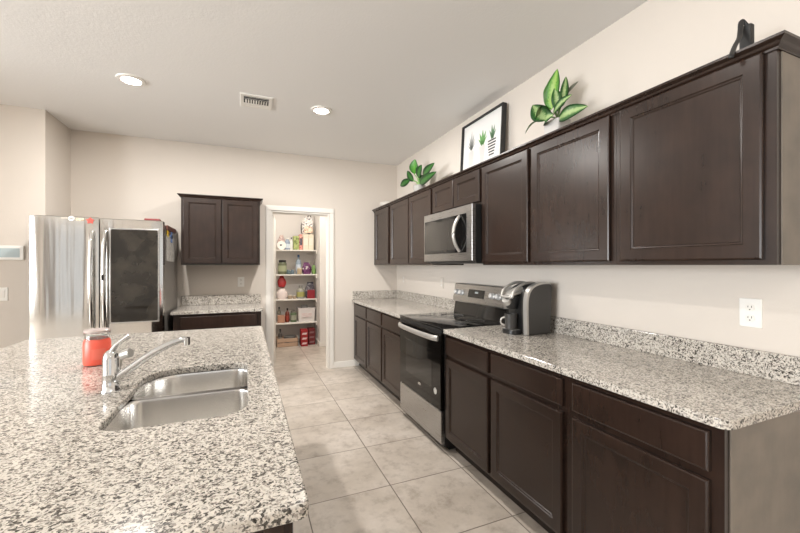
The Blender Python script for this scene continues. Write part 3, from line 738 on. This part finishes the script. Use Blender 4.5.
leaf(t, (1.75, 1.80, 2.280), (1.695, 1.93, 2.235), .035, M['leaf_dark'], (-.3, .2, .9), .22, .2)
leaf(t, (1.75, 1.80, 2.275), (1.69, 1.68, 2.265), .085, M['leaf_dark'], (-.9, -.2, .1), .15, .2)
# small plant further along
px, py = 1.775, 3.70
t = thing('potted_rubber_plant', 'small plant with rounded dark green leaves in a grey pot on the far cabinets', 'plant', (px, py, UZ1))
bm = new(); lathe(bm, [(.05, UZ1), (.062, UZ1 + .02), (.068, UZ1 + .145), (.070, UZ1 + .15), (.06, UZ1 + .15), (.058, UZ1 + .13)], px, py, 24); obj('pot', bm, col(.38, .37, .35), t, True)
bm = new(); lathe(bm, [(.057, UZ1 + .125), (.02, UZ1 + .13)], px, py, 16); obj('soil', bm, col(.05, .03, .02, .9), t)
lv = [((1.77, 3.835, 2.41), (1.75, 3.765, 2.56), .115, M['leaf_young'], (-.8, -.6, -.1)), ((1.77, 3.84, 2.33), (1.745, 3.975, 2.475), .085, M['leaf_rubber'], (-.9, -.3, -.1)),
      ((1.765, 3.93, 2.365), (1.735, 4.16, 2.335), .08, M['leaf_rubber'], (-.8, -.4, -.2)), ((1.77, 3.73, 2.345), (1.745, 3.58, 2.45), .10, M['leaf_rubber'], (-.9, -.3, -.2)),
      ((1.77, 3.60, 2.325), (1.735, 3.27, 2.39), .085, M['leaf_rubber'], (-.9, 0, -.3)), ((1.77, 3.68, 2.265), (1.72, 3.20, 2.285), .09, M['leaf_rubber'], (-.9, 0, -.3)),
      ((1.78, 3.72, 2.28), (1.80, 3.62, 2.36), .07, M['leaf_young'], (-.8, -.3, 0))]
bm = new()
for a, b, *_ in lv: tube(bm, spline([(px, py, UZ1 + .125), ((px + a[0]) / 2, py * .6 + a[1] * .4, (UZ1 + .15 + a[2]) / 2 + .01), a], 4), .005, 8)
obj('stem', bm, M['stem'], t, True)
for a, b, wd, m_, up in lv: leaf(t, a, b, wd, m_, up, .06, .15)
# framed print leaning on the wall
a0, a1, fz0, fz1 = 2.40, 3.0, UZ1 + .001, 2.668
t = thing('picture_frame', 'black framed print of three potted plants leaning on the wall above the cabinets', 'picture', (1.9, 2.7, UZ1))
def PF(u, zz, d):
    s = (zz - fz0) / (fz1 - fz0); return (1.895 + .03 * s - d, u, zz)
def frbox(bm, u0, u1, z0, z1, d0, d1): loft(bm, [[PF(u, q, d) for u, q in ((u0, z0), (u1, z0), (u1, z1), (u0, z1))] for d in (d0, d1)])
bm = new(); fw = .011
for q in ((a0, a0 + fw, fz0, fz1), (a1 - fw, a1, fz0, fz1), (a0 + fw, a1 - fw, fz0, fz0 + fw), (a0 + fw, a1 - fw, fz1 - fw, fz1)): frbox(bm, *q, 0, .042)
obj('frame', bm, M['blackmatte'], t)
bm = new(); frbox(bm, a0 + fw, a1 - fw, fz0 + fw, fz1 - fw, .004, .018); obj('print', bm, mat('print_paper', (.80, .79, .77), .25), t)
g1, g2, g3 = col(.22, .23, .22), col(.14, .34, .10), col(.10, .20, .10)
def art(name, shapes, m):
    bm = new()
    for s in shapes: prism(bm, s, PF, .0182, .0188)
    return obj(name, bm, m, t)
def spike(u, zz, ang, L, wd): 
    dx, dz = math.sin(ang), math.cos(ang); return [(u - wd * dz, zz + wd * dx), (u + dx * L * .6 - wd * dz * .7, zz + dz * L * .6), (u + dx * L, zz + dz * L), (u + dx * L * .6 + wd * dz * .7, zz + dz * L * .6), (u + wd * dz, zz - wd * dx)]
def zat(u, k): return k
art('left_plant_drawing', [spike(2.86, 2.42, a, L, .011) for a, L in ((-.5, .10), (-.25, .14), (0, .17), (.25, .13), (.5, .09), (.85, .08), (-.85, .08))], g1)
art('left_pot_drawing', [[(2.82, 2.27), (2.90, 2.27), (2.905, 2.40), (2.86, 2.415), (2.815, 2.40)]], col(.58, .57, .55))
art('middle_plant_drawing', [spike(2.69, 2.42, a, L, .02) for a, L in ((-.8, .09), (-.4, .12), (0, .13), (.4, .12), (.8, .09))], g2)
art('middle_pot_drawing', [[(2.665, 2.25), (2.715, 2.25), (2.735, 2.41), (2.645, 2.41)]], col(.60, .58, .56))
art('right_plant_drawing', [spike(2.55, 2.43, a, L, .015) for a, L in ((-.6, .08), (-.25, .11), (.1, .12), (.5, .09))], g3)
art('striped_pot_drawing', [[(2.50 + .005 * max(0, 4 - k), 2.29 + .024 * k), (2.61 - .005 * max(0, 4 - k), 2.29 + .024 * k), (2.61 - .005 * max(0, 4 - k), 2.302 + .024 * k), (2.50 + .005 * max(0, 4 - k), 2.302 + .024 * k)] for k in range(6)], M['black'])
# black gadget with strap at the near end
t = thing('wall_camera_stand', 'upright black gadget with a curved strap on the near end of the cabinets', 'gadget', (1.74, .79, UZ1))
bm = new(); box(bm, 1.737, 1.765, .770, .808, UZ1, 2.278, .006); obj('body', bm, M['blackmatte'], t)
bm = new(); sp = spline([(1.75, .785, 2.274), (1.738, 0.799, 2.299), (1.715, 0.792, 2.255), (1.685, 0.782, 2.212), (1.63, 0.769, 2.163), (1.566, 0.748, 2.106), (1.56, 0.747, 2.093)], 5)
tube(bm, sp, .006, 8, flat=1.4); obj('strap', bm, M['blackmatte'], t, True)
# pale dish at the far end
bm = new(); lathe(bm, [(.045, UZ1), (.085, UZ1 + .03), (.10, UZ1 + .075), (.09, UZ1 + .10), (.05, UZ1 + .115), (.01, UZ1 + .118)], 1.73, 4.60, 24)
tag(obj('pale_dish', bm, col(.60, .57, .52), None, True), 'small pale rounded dish on the cabinets in the back corner', 'dish')

# ------------------------------------------------------------------ ceiling fittings
def can_light(x, y, lab, e=26):
    t = thing('recessed_ceiling_light', lab, 'ceiling light', (x, y, H - .012), 'recessed ceiling lights')
    bm = new(); lathe(bm, [(.062, H - .004), (.066, H - .012), (.090, H - .009), (.094, H)], x, y, 32, cap0=False, cap1=False); obj('trim_ring', bm, M['white'], t, True)
    bm = new(); lathe(bm, [(.064, H - .0045), (.064, H - .0075), (.02, H - .0085)], x, y, 32); obj('lens', bm, M['lens'], t, True)
    l = bpy.data.lights.new('lamp', 'AREA'); l.shape = 'DISK'; l.size = .12; l.energy = e; l.color = (1, .965, .92)
    o = bpy.data.objects.new('lamp', l); o.location = (x, y, H - .016); C.objects.link(o)
can_light(-.795, 3.335, 'round lit ceiling light above the refrigerator, left of the vent')
can_light(.625, 3.335, 'round lit ceiling light right of the vent, nearer the wall cabinets')
for x, y, lab in ((-.795, 1.2, 'added unseen ceiling light above the island'), (.625, 1.2, 'added unseen ceiling light above the aisle near the camera'), (-.795, -1.2, 'added unseen ceiling light behind the camera on the left'), (.625, -1.2, 'added unseen ceiling light behind the camera on the right')): can_light(x, y, lab, 5)  # unseen ceiling lights added to raise the ambient light
t = thing('ceiling_vent', 'square white metal air vent in the ceiling between the two lights', 'vent', (.08, 3.37, H - .01))
bm = new(); vx0, vx1, vy0, vy1 = -.045, .207, 3.245, 3.50
loft(bm, [[(a, b, zz) for a, b in rrect(vx0 + k, vx1 - k, vy0 + k, vy1 - k, .004, 2)] for k, zz in ((0, H), (0, H - .006), (.004, H - .009), (.028, H - .009), (.028, H - .001))]); obj('frame', bm, M['white'], t)
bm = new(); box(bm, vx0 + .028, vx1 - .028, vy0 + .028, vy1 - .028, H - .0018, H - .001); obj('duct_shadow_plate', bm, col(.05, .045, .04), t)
for k in range(2):
    y = vy0 + .045 + .033 * k
    bm = new(); box(bm, vx0 + .028, vx1 - .028, y - .012, y + .012, H - .0075, H - .006, rot=Matrix.Rotation(math.radians(20), 3, 'X')); obj('slat', bm, M['white'], t)
for k in range(9):
    x = vx0 + .045 + .0202 * k
    bm = new(); box(bm, x - .0055, x + .0055, vy0 + .095, vy0 + .165, H - .0075, H - .006, rot=Matrix.Rotation(math.radians(25 if k < 5 else -25), 3, 'Y')); obj('fin', bm, M['white'], t)
bm = new(); box(bm, vx0 + .028, vx1 - .028, vy0 + .167, vy1 - .028, H - .008, H - .0065); obj('deflector', bm, M['white'], t)
# lamp of the pantry
t = thing('pantry_ceiling_lamp', 'flush ceiling lamp inside the pantry', 'ceiling light', (.7, 5.45, H - .05))
bm = new(); lathe(bm, [(.12, H), (.12, H - .02), (.10, H - .045), (.02, H - .055)], .7, 5.45, 24); obj('diffuser', bm, M['lens'], t, True)
l = bpy.data.lights.new('lamp', 'AREA'); l.shape = 'DISK'; l.size = .22; l.energy = 13; l.color = (1, .95, .88)
o = bpy.data.objects.new('lamp', l); o.location = (.7, 5.45, H - .07); C.objects.link(o)

# ------------------------------------------------------------------ wall plates
def outlet(fn, u, zz, lab, sw=False, w_=.036, h_=.058, group='white wall plates', pm=None):
    p = fn(u, zz, 0); t = thing('light_switch' if sw else 'wall_outlet', lab, 'switch' if sw else 'outlet', p, group)
    bm = new(); loft(bm, [[fn(a, b, d) for a, b in rrect(u - w_ + k, u + w_ - k, zz - h_ + k, zz + h_ - k, .004, 2)] for k, d in ((0, 0), (0, .004), (.003, .006))]); obj('plate', bm, pm or M['white'], t)
    if sw:
        bm = new(); prism(bm, rrect(u - .016, u + .016, zz - .032, zz + .032, .003, 2), fn, .0062, .009); obj('rocker', bm, M['trim'], t)
    else:
        for s in (.022, -.022):
            bm = new(); disc(bm, u, zz + s, .016, fn, .0062, .0085); so = obj('socket', bm, M['trim'], t)
            bm = new()
            for a, b, hw, hh in ((-.006, .004, .0011, .0045), (.006, .004, .0011, .0035), (0, -.008, .0022, .0022)): prism(bm, [(u + a - hw, zz + s + b - hh), (u + a + hw, zz + s + b - hh), (u + a + hw, zz + s + b + hh), (u + a - hw, zz + s + b + hh)], fn, .0086, .0090)
            obj('slots', bm, M['slot'], so)
outlet(RW(W), .865, 1.172, 'white duplex outlet on the right wall nearest the camera, above the granite', w_=.038, h_=.060)
outlet(RW(W), 3.507, 1.178, 'beige outlet on the right wall just beyond the range', pm=M['wall'])
outlet(RW(W), 4.546, 1.178, 'beige outlet on the right wall close to the back corner', pm=M['wall'])
outlet(BW(B), -.055, 1.171, 'white outlet on the back wall above the counter beside the refrigerator')
outlet(BW(4.28), -1.945, 1.12, 'white light switch on the left wall below the alarm keypad', sw=True)
t = thing('alarm_keypad', 'white alarm keypad with grey blue screen on the left wall', 'keypad', (-1.90, 4.28, 1.415))
fn = BW(4.28)
bm = new(); loft(bm, [[fn(a, b, d) for a, b in rrect(-2.02 + k, -1.80 - k, 1.415 + k, 1.540 - k, .008, 3)] for k, d in ((0, 0), (0, .016), (.004, .020))]); obj('case', bm, M['white'], t)
bm = new(); prism(bm, rrect(-1.995, -1.825, 1.438, 1.517, .003, 2), fn, .0202, .021); obj('screen', bm, M['screen'], t)

# ------------------------------------------------------------------ pantry shelves and food
SH = [1.628, 1.216, .800, .405]
SY = 6.40
for i, (zz, lab) in enumerate(zip(SH, ('top white pantry shelf holding the cartons', 'second white pantry shelf from the top, with the purple bag', 'third white pantry shelf from the top, with the red tied bag', 'lowest white pantry shelf, with the white bin'))):
    t = thing('pantry_shelf', lab, 'shelf', (.6, 6.55, zz), 'white pantry shelves')
    pbox('board', M['trim'], t, .002, 1.123, SY, PB - .001, zz - .02, zz, bev=.002)
    pbox('cleat', M['trim'], t, 1.105, 1.124, SY + .01, PB - .015, zz - .065, zz - .0205)
def bottle(x, y, z0, r, h, m, lab, cap, name='bottle', neck=.35, group=None, cat='bottle', lm=None):
    t = thing(name, lab, cat, (x, y, z0), group); z0 += .001
    bm = new(); lathe(bm, [(r * .9, z0), (r, z0 + .006), (r, z0 + h * .60), (r * .85, z0 + h * .70), (r * neck, z0 + h * .80), (r * neck, z0 + h * .88)], x, y, 20); obj('body', bm, m, t, True)
    bm = new(); lathe(bm, [(r * neck * 1.15, z0 + h * .88), (r * neck * 1.15, z0 + h), (r * neck, z0 + h * 1.005)], x, y, 16); obj('cap', bm, cap, t, True)
    if lm:
        bm = new(); lathe(bm, [(r * 1.01, z0 + h * .15), (r * 1.01, z0 + h * .5)], x, y, 20, False, False); obj('bottle_label', bm, lm, t, True)
    return t
def jar(x, y, z0, r, h, m, lab, lid, lm=None, name='jar', group=None):
    t = thing(name, lab, 'jar', (x, y, z0), group); z0 += .001
    bm = new(); lathe(bm, [(r * .9, z0), (r, z0 + .008), (r, z0 + h * .75), (r * .8, z0 + h * .85)], x, y, 20); obj('body', bm, m, t, True)
    bm = new(); lathe(bm, [(r * .84, z0 + h * .85), (r * .84, z0 + h), (r * .8, z0 + h * 1.01)], x, y, 20); obj('lid', bm, lid, t, True)
    if lm:
        bm = new(); lathe(bm, [(r * 1.012, z0 + h * .2), (r * 1.012, z0 + h * .62)], x, y, 20, False, False); obj('jar_label', bm, lm, t, True)
def carton(x0, x1, y0, y1, z0, h, m, lab, name='food_box', cat='box', group=None, panelm=None):
    t = thing(name, lab, cat, ((x0 + x1) / 2, (y0 + y1) / 2, z0), group); z0 += .001
    bm = new(); box(bm, x0, x1, y0, y1, z0, z0 + h, .003, 1); obj('carton', bm, m, t)
    if panelm:
        bm = new(); box(bm, x0 + (x1 - x0) * .15, x1 - (x1 - x0) * .15, y0 - .0012, y0 - .0002, z0 + h * .3, z0 + h * .75); obj('printed_panel', bm, panelm, t)
def bag(x, y, z0, wx, wy, h, m, lab, name='food_bag', tie=None, cat='bag', top=.5):
    t = thing(name, lab, cat, (x, y, z0)); z0 += .001; rings = []
    for k in range(9):
        u = k / 8; w1 = (.82 + .25 * math.sin(PI * min(1, u * 1.25)) - (.0 if u < .6 else (u - .6) * (1.2 * (1 - top) + .4)))
        d1 = 1.0 - .85 * u ** 2.2
        rings.append([(x + wx / 2 * w1 * (1 + .05 * math.sin(5 * a + k)) * math.copysign(abs(math.cos(a)) ** .7, math.cos(a)), y + wy / 2 * d1 * math.copysign(abs(math.sin(a)) ** .7, math.sin(a)), z0 + h * u) for a in [2 * PI * j / 20 for j in range(20)]])
    bm = new(); loft(bm, rings); obj('pouch', bm, m, t, True, ang=70)
    if tie:
        bm = new(); lathe(bm, [(wx * .16, z0 + h * .97), (wx * .10, z0 + h * 1.02), (wx * .22, z0 + h * 1.12)], x, y, 12); obj('gathered_top', bm, tie, t, True)
pf = 6.46
_col = col
def col(r, g, b, *k):   # muted food colours
    return _col(r, g, b, *k) if max(r, g, b) > .62 and min(r, g, b) > .5 else _col(r * .72, g * .72, b * .72, *k)
cream = col(.74, .68, .55)
# top shelf
s = SH[0]
carton(.90, .985, pf, pf + .16, s, .27, cream, 'left one of the two tall cream cartons on the top pantry shelf', 'cream_carton', 'carton', 'cream cartons', col(.80, .76, .66))
carton(.990, 1.075, pf, pf + .16, s, .27, cream, 'right one of the two tall cream cartons on the top pantry shelf', 'cream_carton', 'carton', 'cream cartons', col(.80, .76, .66))
carton(.838, .893, pf, pf + .15, s, .265, m_pattern('pink_print', (.70, .30, .25), (.75, .55, .48), 40, (.30, .08, .08)), 'narrow red and pink box standing left of the cream cartons', panelm=col(.10, .09, .12))
carton(.742, .832, pf, pf + .15, s, .235, m_pattern('olive_print', (.30, .36, .12), (.42, .45, .20), 35, (.16, .20, .06)), 'olive green food box on the top pantry shelf')
bottle(.712, pf + .05, s, .026, .21, col(.80, .79, .75), 'slim white bottle left of the olive green box', M['black'])
bottle(.645, pf + .05, s, .047, .20, col(.38, .46, .58), 'blue grey bottle on the top pantry shelf', M['white'], neck=.6, lm=col(.60, .66, .72))
t = thing('white_tub', 'round white tub with a dark mark at the left of the top pantry shelf', 'tub', (.545, pf, s))
bm = new(); disc(bm, .545, s + .073, .072, BW(pf), -.03, .03, 32); obj('tub', bm, M['white'], t)
bm = new(); prism(bm, [(.52, s + .06), (.545, s + .06), (.555, s + .085), (.52, s + .09)], BW(pf), .0302, .031); obj('mark', bm, col(.12, .12, .14), t)
bag(.555, pf + .12, s, .13, .10, .25, m_pattern('floral_print', (.50, .36, .32), (.68, .55, .50), 55, (.35, .22, .22)), 'pinkish patterned bag behind the round white tub')
t = thing('patterned_backpack', 'white and tan patterned backpack resting on the cream cartons', 'backpack', (.985, pf + .09, s + .272))
z0 = s + .2725; rings = []
for k in range(10):
    u = k / 9; wd = .098 * (1 - .35 * max(0, u - .75) / .25 - .15 * max(0, .15 - u) / .15); dp = .07 * (1 - .5 * max(0, u - .7) / .3)
    rings.append([(.985 + wd * math.copysign(abs(math.cos(a)) ** .6, math.cos(a)), pf + .08 + dp * math.copysign(abs(math.sin(a)) ** .6, math.sin(a)), z0 + .30 * u) for a in [2 * PI * j / 24 for j in range(24)]])
bm = new(); loft(bm, rings); obj('main_pouch', bm, m_pattern('backpack_print', (.80, .78, .75), (.62, .58, .55), 48, (.22, .20, .22)), t, True, ang=70)
bm = new(); rings = [[(.985 + .075 * (1 - .25 * max(0, u - .8) / .2) * math.copysign(abs(math.cos(a)) ** .6, math.cos(a)), pf - .002 + .022 * math.copysign(abs(math.sin(a)) ** .6, math.sin(a)), z0 + .02 + .11 * u) for a in [2 * PI * j / 20 for j in range(20)]] for u in (0, .25, .5, .75, 1)]
loft(bm, rings); obj('front_pocket', bm, m_pattern('pocket_print', (.72, .56, .42), (.80, .68, .55), 48, (.45, .28, .2)), t, True, ang=70)
bm = new(); tube(bm, spline([(.985, pf + .06, z0 + .298), (1.0, pf + .06, z0 + .33), (1.03, pf + .06, z0 + .33), (1.04, pf + .06, z0 + .29)], 5), .009, 8); obj('carry_loop', bm, M['black'], t, True)
bm = new(); tube(bm, spline([(.905, pf + .09, z0 + .24), (.882, pf + .09, z0 + .15), (.884, pf + .09, z0 + .04), (.90, pf + .08, z0 + .01)], 5), .009, 8); obj('strap', bm, M['darkgrey'], t, True)
# second shelf
s = SH[1]
jar(.565, pf + .05, s, .072, .235, col(.20, .22, .13, .3), 'dark jar with pale green label and black lid on the second pantry shelf', M['black'], col(.50, .54, .34))
for k, (x, c) in enumerate(((.66, .30), (.725, .34))):
    jar(x, pf + .03, s, .032, .075, col(.20, .28, c, .3), ('small blue lidded pot beside the dark jar', 'small blue lidded pot next to the tall clear blue bottle')[k], col(.30, .40, .46), name='small_pot', group='small blue pots')
bottle(.835, pf + .10, s, .045, .33, mat('pale_blue_plastic', (.50, .62, .75), .15, trans=.3), 'tall pale blue water bottle with dark blue cap on the second pantry shelf', col(.04, .13, .3), lm=col(.60, .68, .78))
jar(.835, pf - .015, s, .040, .11, col(.76, .60, .38), 'small cream can in front of the tall water bottle', col(.72, .68, .60))
bag(.965, pf + .05, s, .15, .11, .20, m_pattern('purple_print', (.10, .02, .09), (.16, .04, .14), 30, (.55, .50, .48)), 'dark purple snack bag on the second pantry shelf', top=1)
bag(1.082, pf + .03, s, .062, .09, .15, col(.24, .42, .12), 'bright green snack bag at the right end of the second pantry shelf', top=1)
# third shelf
s = SH[2]
bag(.562, pf + .05, s, .165, .13, .20, mat('clear_bag', (.72, .62, .58), .3), 'clear bag with a red gathered top at the left of the third pantry shelf', tie=None)
bag(.555, pf + .05, s + .203, .13, .10, .185, col(.45, .018, .02), 'bright red tied bag stacked above the clear bag')
jar(.685, pf + .03, s, .036, .065, col(.58, .45, .32), 'small tan jar beside the red bag', col(.66, .60, .52), name='spice_jar', group='small tan jars')
jar(.758, pf + .03, s, .032, .055, col(.55, .42, .30), 'lower small tan jar beside the olive bottle', col(.66, .60, .52), name='spice_jar', group='small tan jars')
bottle(.865, pf + .05, s, .068, .225, mat('clear_grey_bottle', (.45, .44, .38), .12, trans=.3), 'wide clear bottle with yellow olive label on the third pantry shelf', col(.36, .35, .33), neck=.4, lm=col(.52, .50, .16))
bag(1.025, pf + .05, s, .16, .12, .28, m_pattern('dark_package', (.05, .045, .06), (.10, .09, .10), 40, (.25, .24, .25)), 'black food package at the right of the third pantry shelf', top=1)
carton(.965, 1.09, pf - .045, pf - .012, s, .145, col(.36, .02, .035), 'red packet in front of the black package', 'red_packet', 'packet')
# fourth shelf
s = SH[3]
carton(.49, .60, pf, pf + .12, s, .12, col(.66, .34, .22), 'peach coloured box at the left of the lowest pantry shelf')
bottle(.522, pf + .16, s, .034, .25, col(.30, .28, .22, .25), 'clear bottle with black cap behind the peach box', M['black'], lm=col(.60, .58, .52))
bottle(.645, pf + .05, s, .037, .235, col(.22, .05, .03, .2), 'dark red sauce bottle on the lowest pantry shelf', M['black'], lm=col(.35, .05, .03))
jar(.745, pf + .05, s, .052, .19, col(.16, .22, .12, .2), 'green glass jar beside the white bin', col(.20, .18, .16), col(.45, .46, .36))
t = thing('storage_bin', 'white storage bin at the right of the lowest pantry shelf', 'bin', (.955, pf + .1, s))
bm = new(); L = []
for k, zz in ((.012, .0), (0, .22), (-.004, .222), (-.004, .235), (.006, .235), (.016, .01)): L.append([(a, b, s + .001 + zz) for a, b in rrect(.815 + k, 1.10 - k, pf - .03 + k, pf + .19 - k, .015, 3)])
loft(bm, L); obj('tub', bm, col(.74, .70, .68), t, True)
bm = new(); box(bm, .87, 1.04, pf - .034, pf - .0285, s + .08, s + .15); obj('printed_panel', bm, m_pattern('bin_print', (.70, .58, .56), (.74, .68, .66), 60), t)
bag(.93, pf + .08, s + .016, .16, .12, .26, col(.30, .29, .28), 'grey bag poking out of the white bin', top=1)
# floor
t = thing('wooden_crate', 'pale peach wooden crate on the pantry floor', 'crate', (.60, 6.44, FZ))
bm = new()
cr = (.46, .80, 6.33, 6.60)
for zz in (.004, .076):
    box(bm, cr[0], cr[1], cr[2], cr[2] + .012, FZ + zz, FZ + zz + .062, .002, 1); box(bm, cr[0], cr[1], cr[3] - .012, cr[3], FZ + zz, FZ + zz + .062, .002, 1)
    box(bm, cr[0], cr[0] + .012, cr[2], cr[3], FZ + zz, FZ + zz + .062, .002, 1); box(bm, cr[1] - .012, cr[1], cr[2], cr[3], FZ + zz, FZ + zz + .062, .002, 1)
box(bm, cr[0] + .012, cr[1] - .012, cr[2] + .012, cr[3] - .012, FZ + .004, FZ + .012)
obj('slats', bm, col(.68, .46, .32), t)
bottle(.525, 6.45, FZ + .013, .035, .27, col(.12, .10, .09, .2), 'dark bottle standing in the crate at its left', M['black'], lm=col(.4, .35, .28))
bm = new(); lathe(bm, [(.05, FZ + .0135), (.09, FZ + .05), (.10, FZ + .15), (.092, FZ + .155)], .68, 6.46, 20); tag(obj('grey_bowl', bm, col(.20, .20, .19), None, True), 'dark grey bowl in the peach crate', 'bowl')
def soda(x, y, m, lab, m2):
    t = thing('drink_pack', lab, 'drink pack', (x, y, FZ), 'red drink packs')
    bm = new(); box(bm, x - .055, x + .055, y - .06, y + .12, FZ + .001, FZ + .27, .006); obj('carton', bm, m, t)
    for k in range(3):
        bm = new(); prism(bm, [(x - .045, FZ + .035 + .08 * k), (x + .03, FZ + .035 + .08 * k), (x + .045, FZ + .065 + .08 * k), (x - .03, FZ + .065 + .08 * k)], BW(y - .06), .0004, .0012); obj('white_stripe', bm, m2, t)
soda(.895, 6.32, col(.42, .012, .016), 'bright red drink pack on the pantry floor beside the crate', col(.70, .55, .55))
soda(1.028, 6.40, col(.20, .012, .016), 'darker red drink pack at the right on the pantry floor', col(.35, .20, .20))
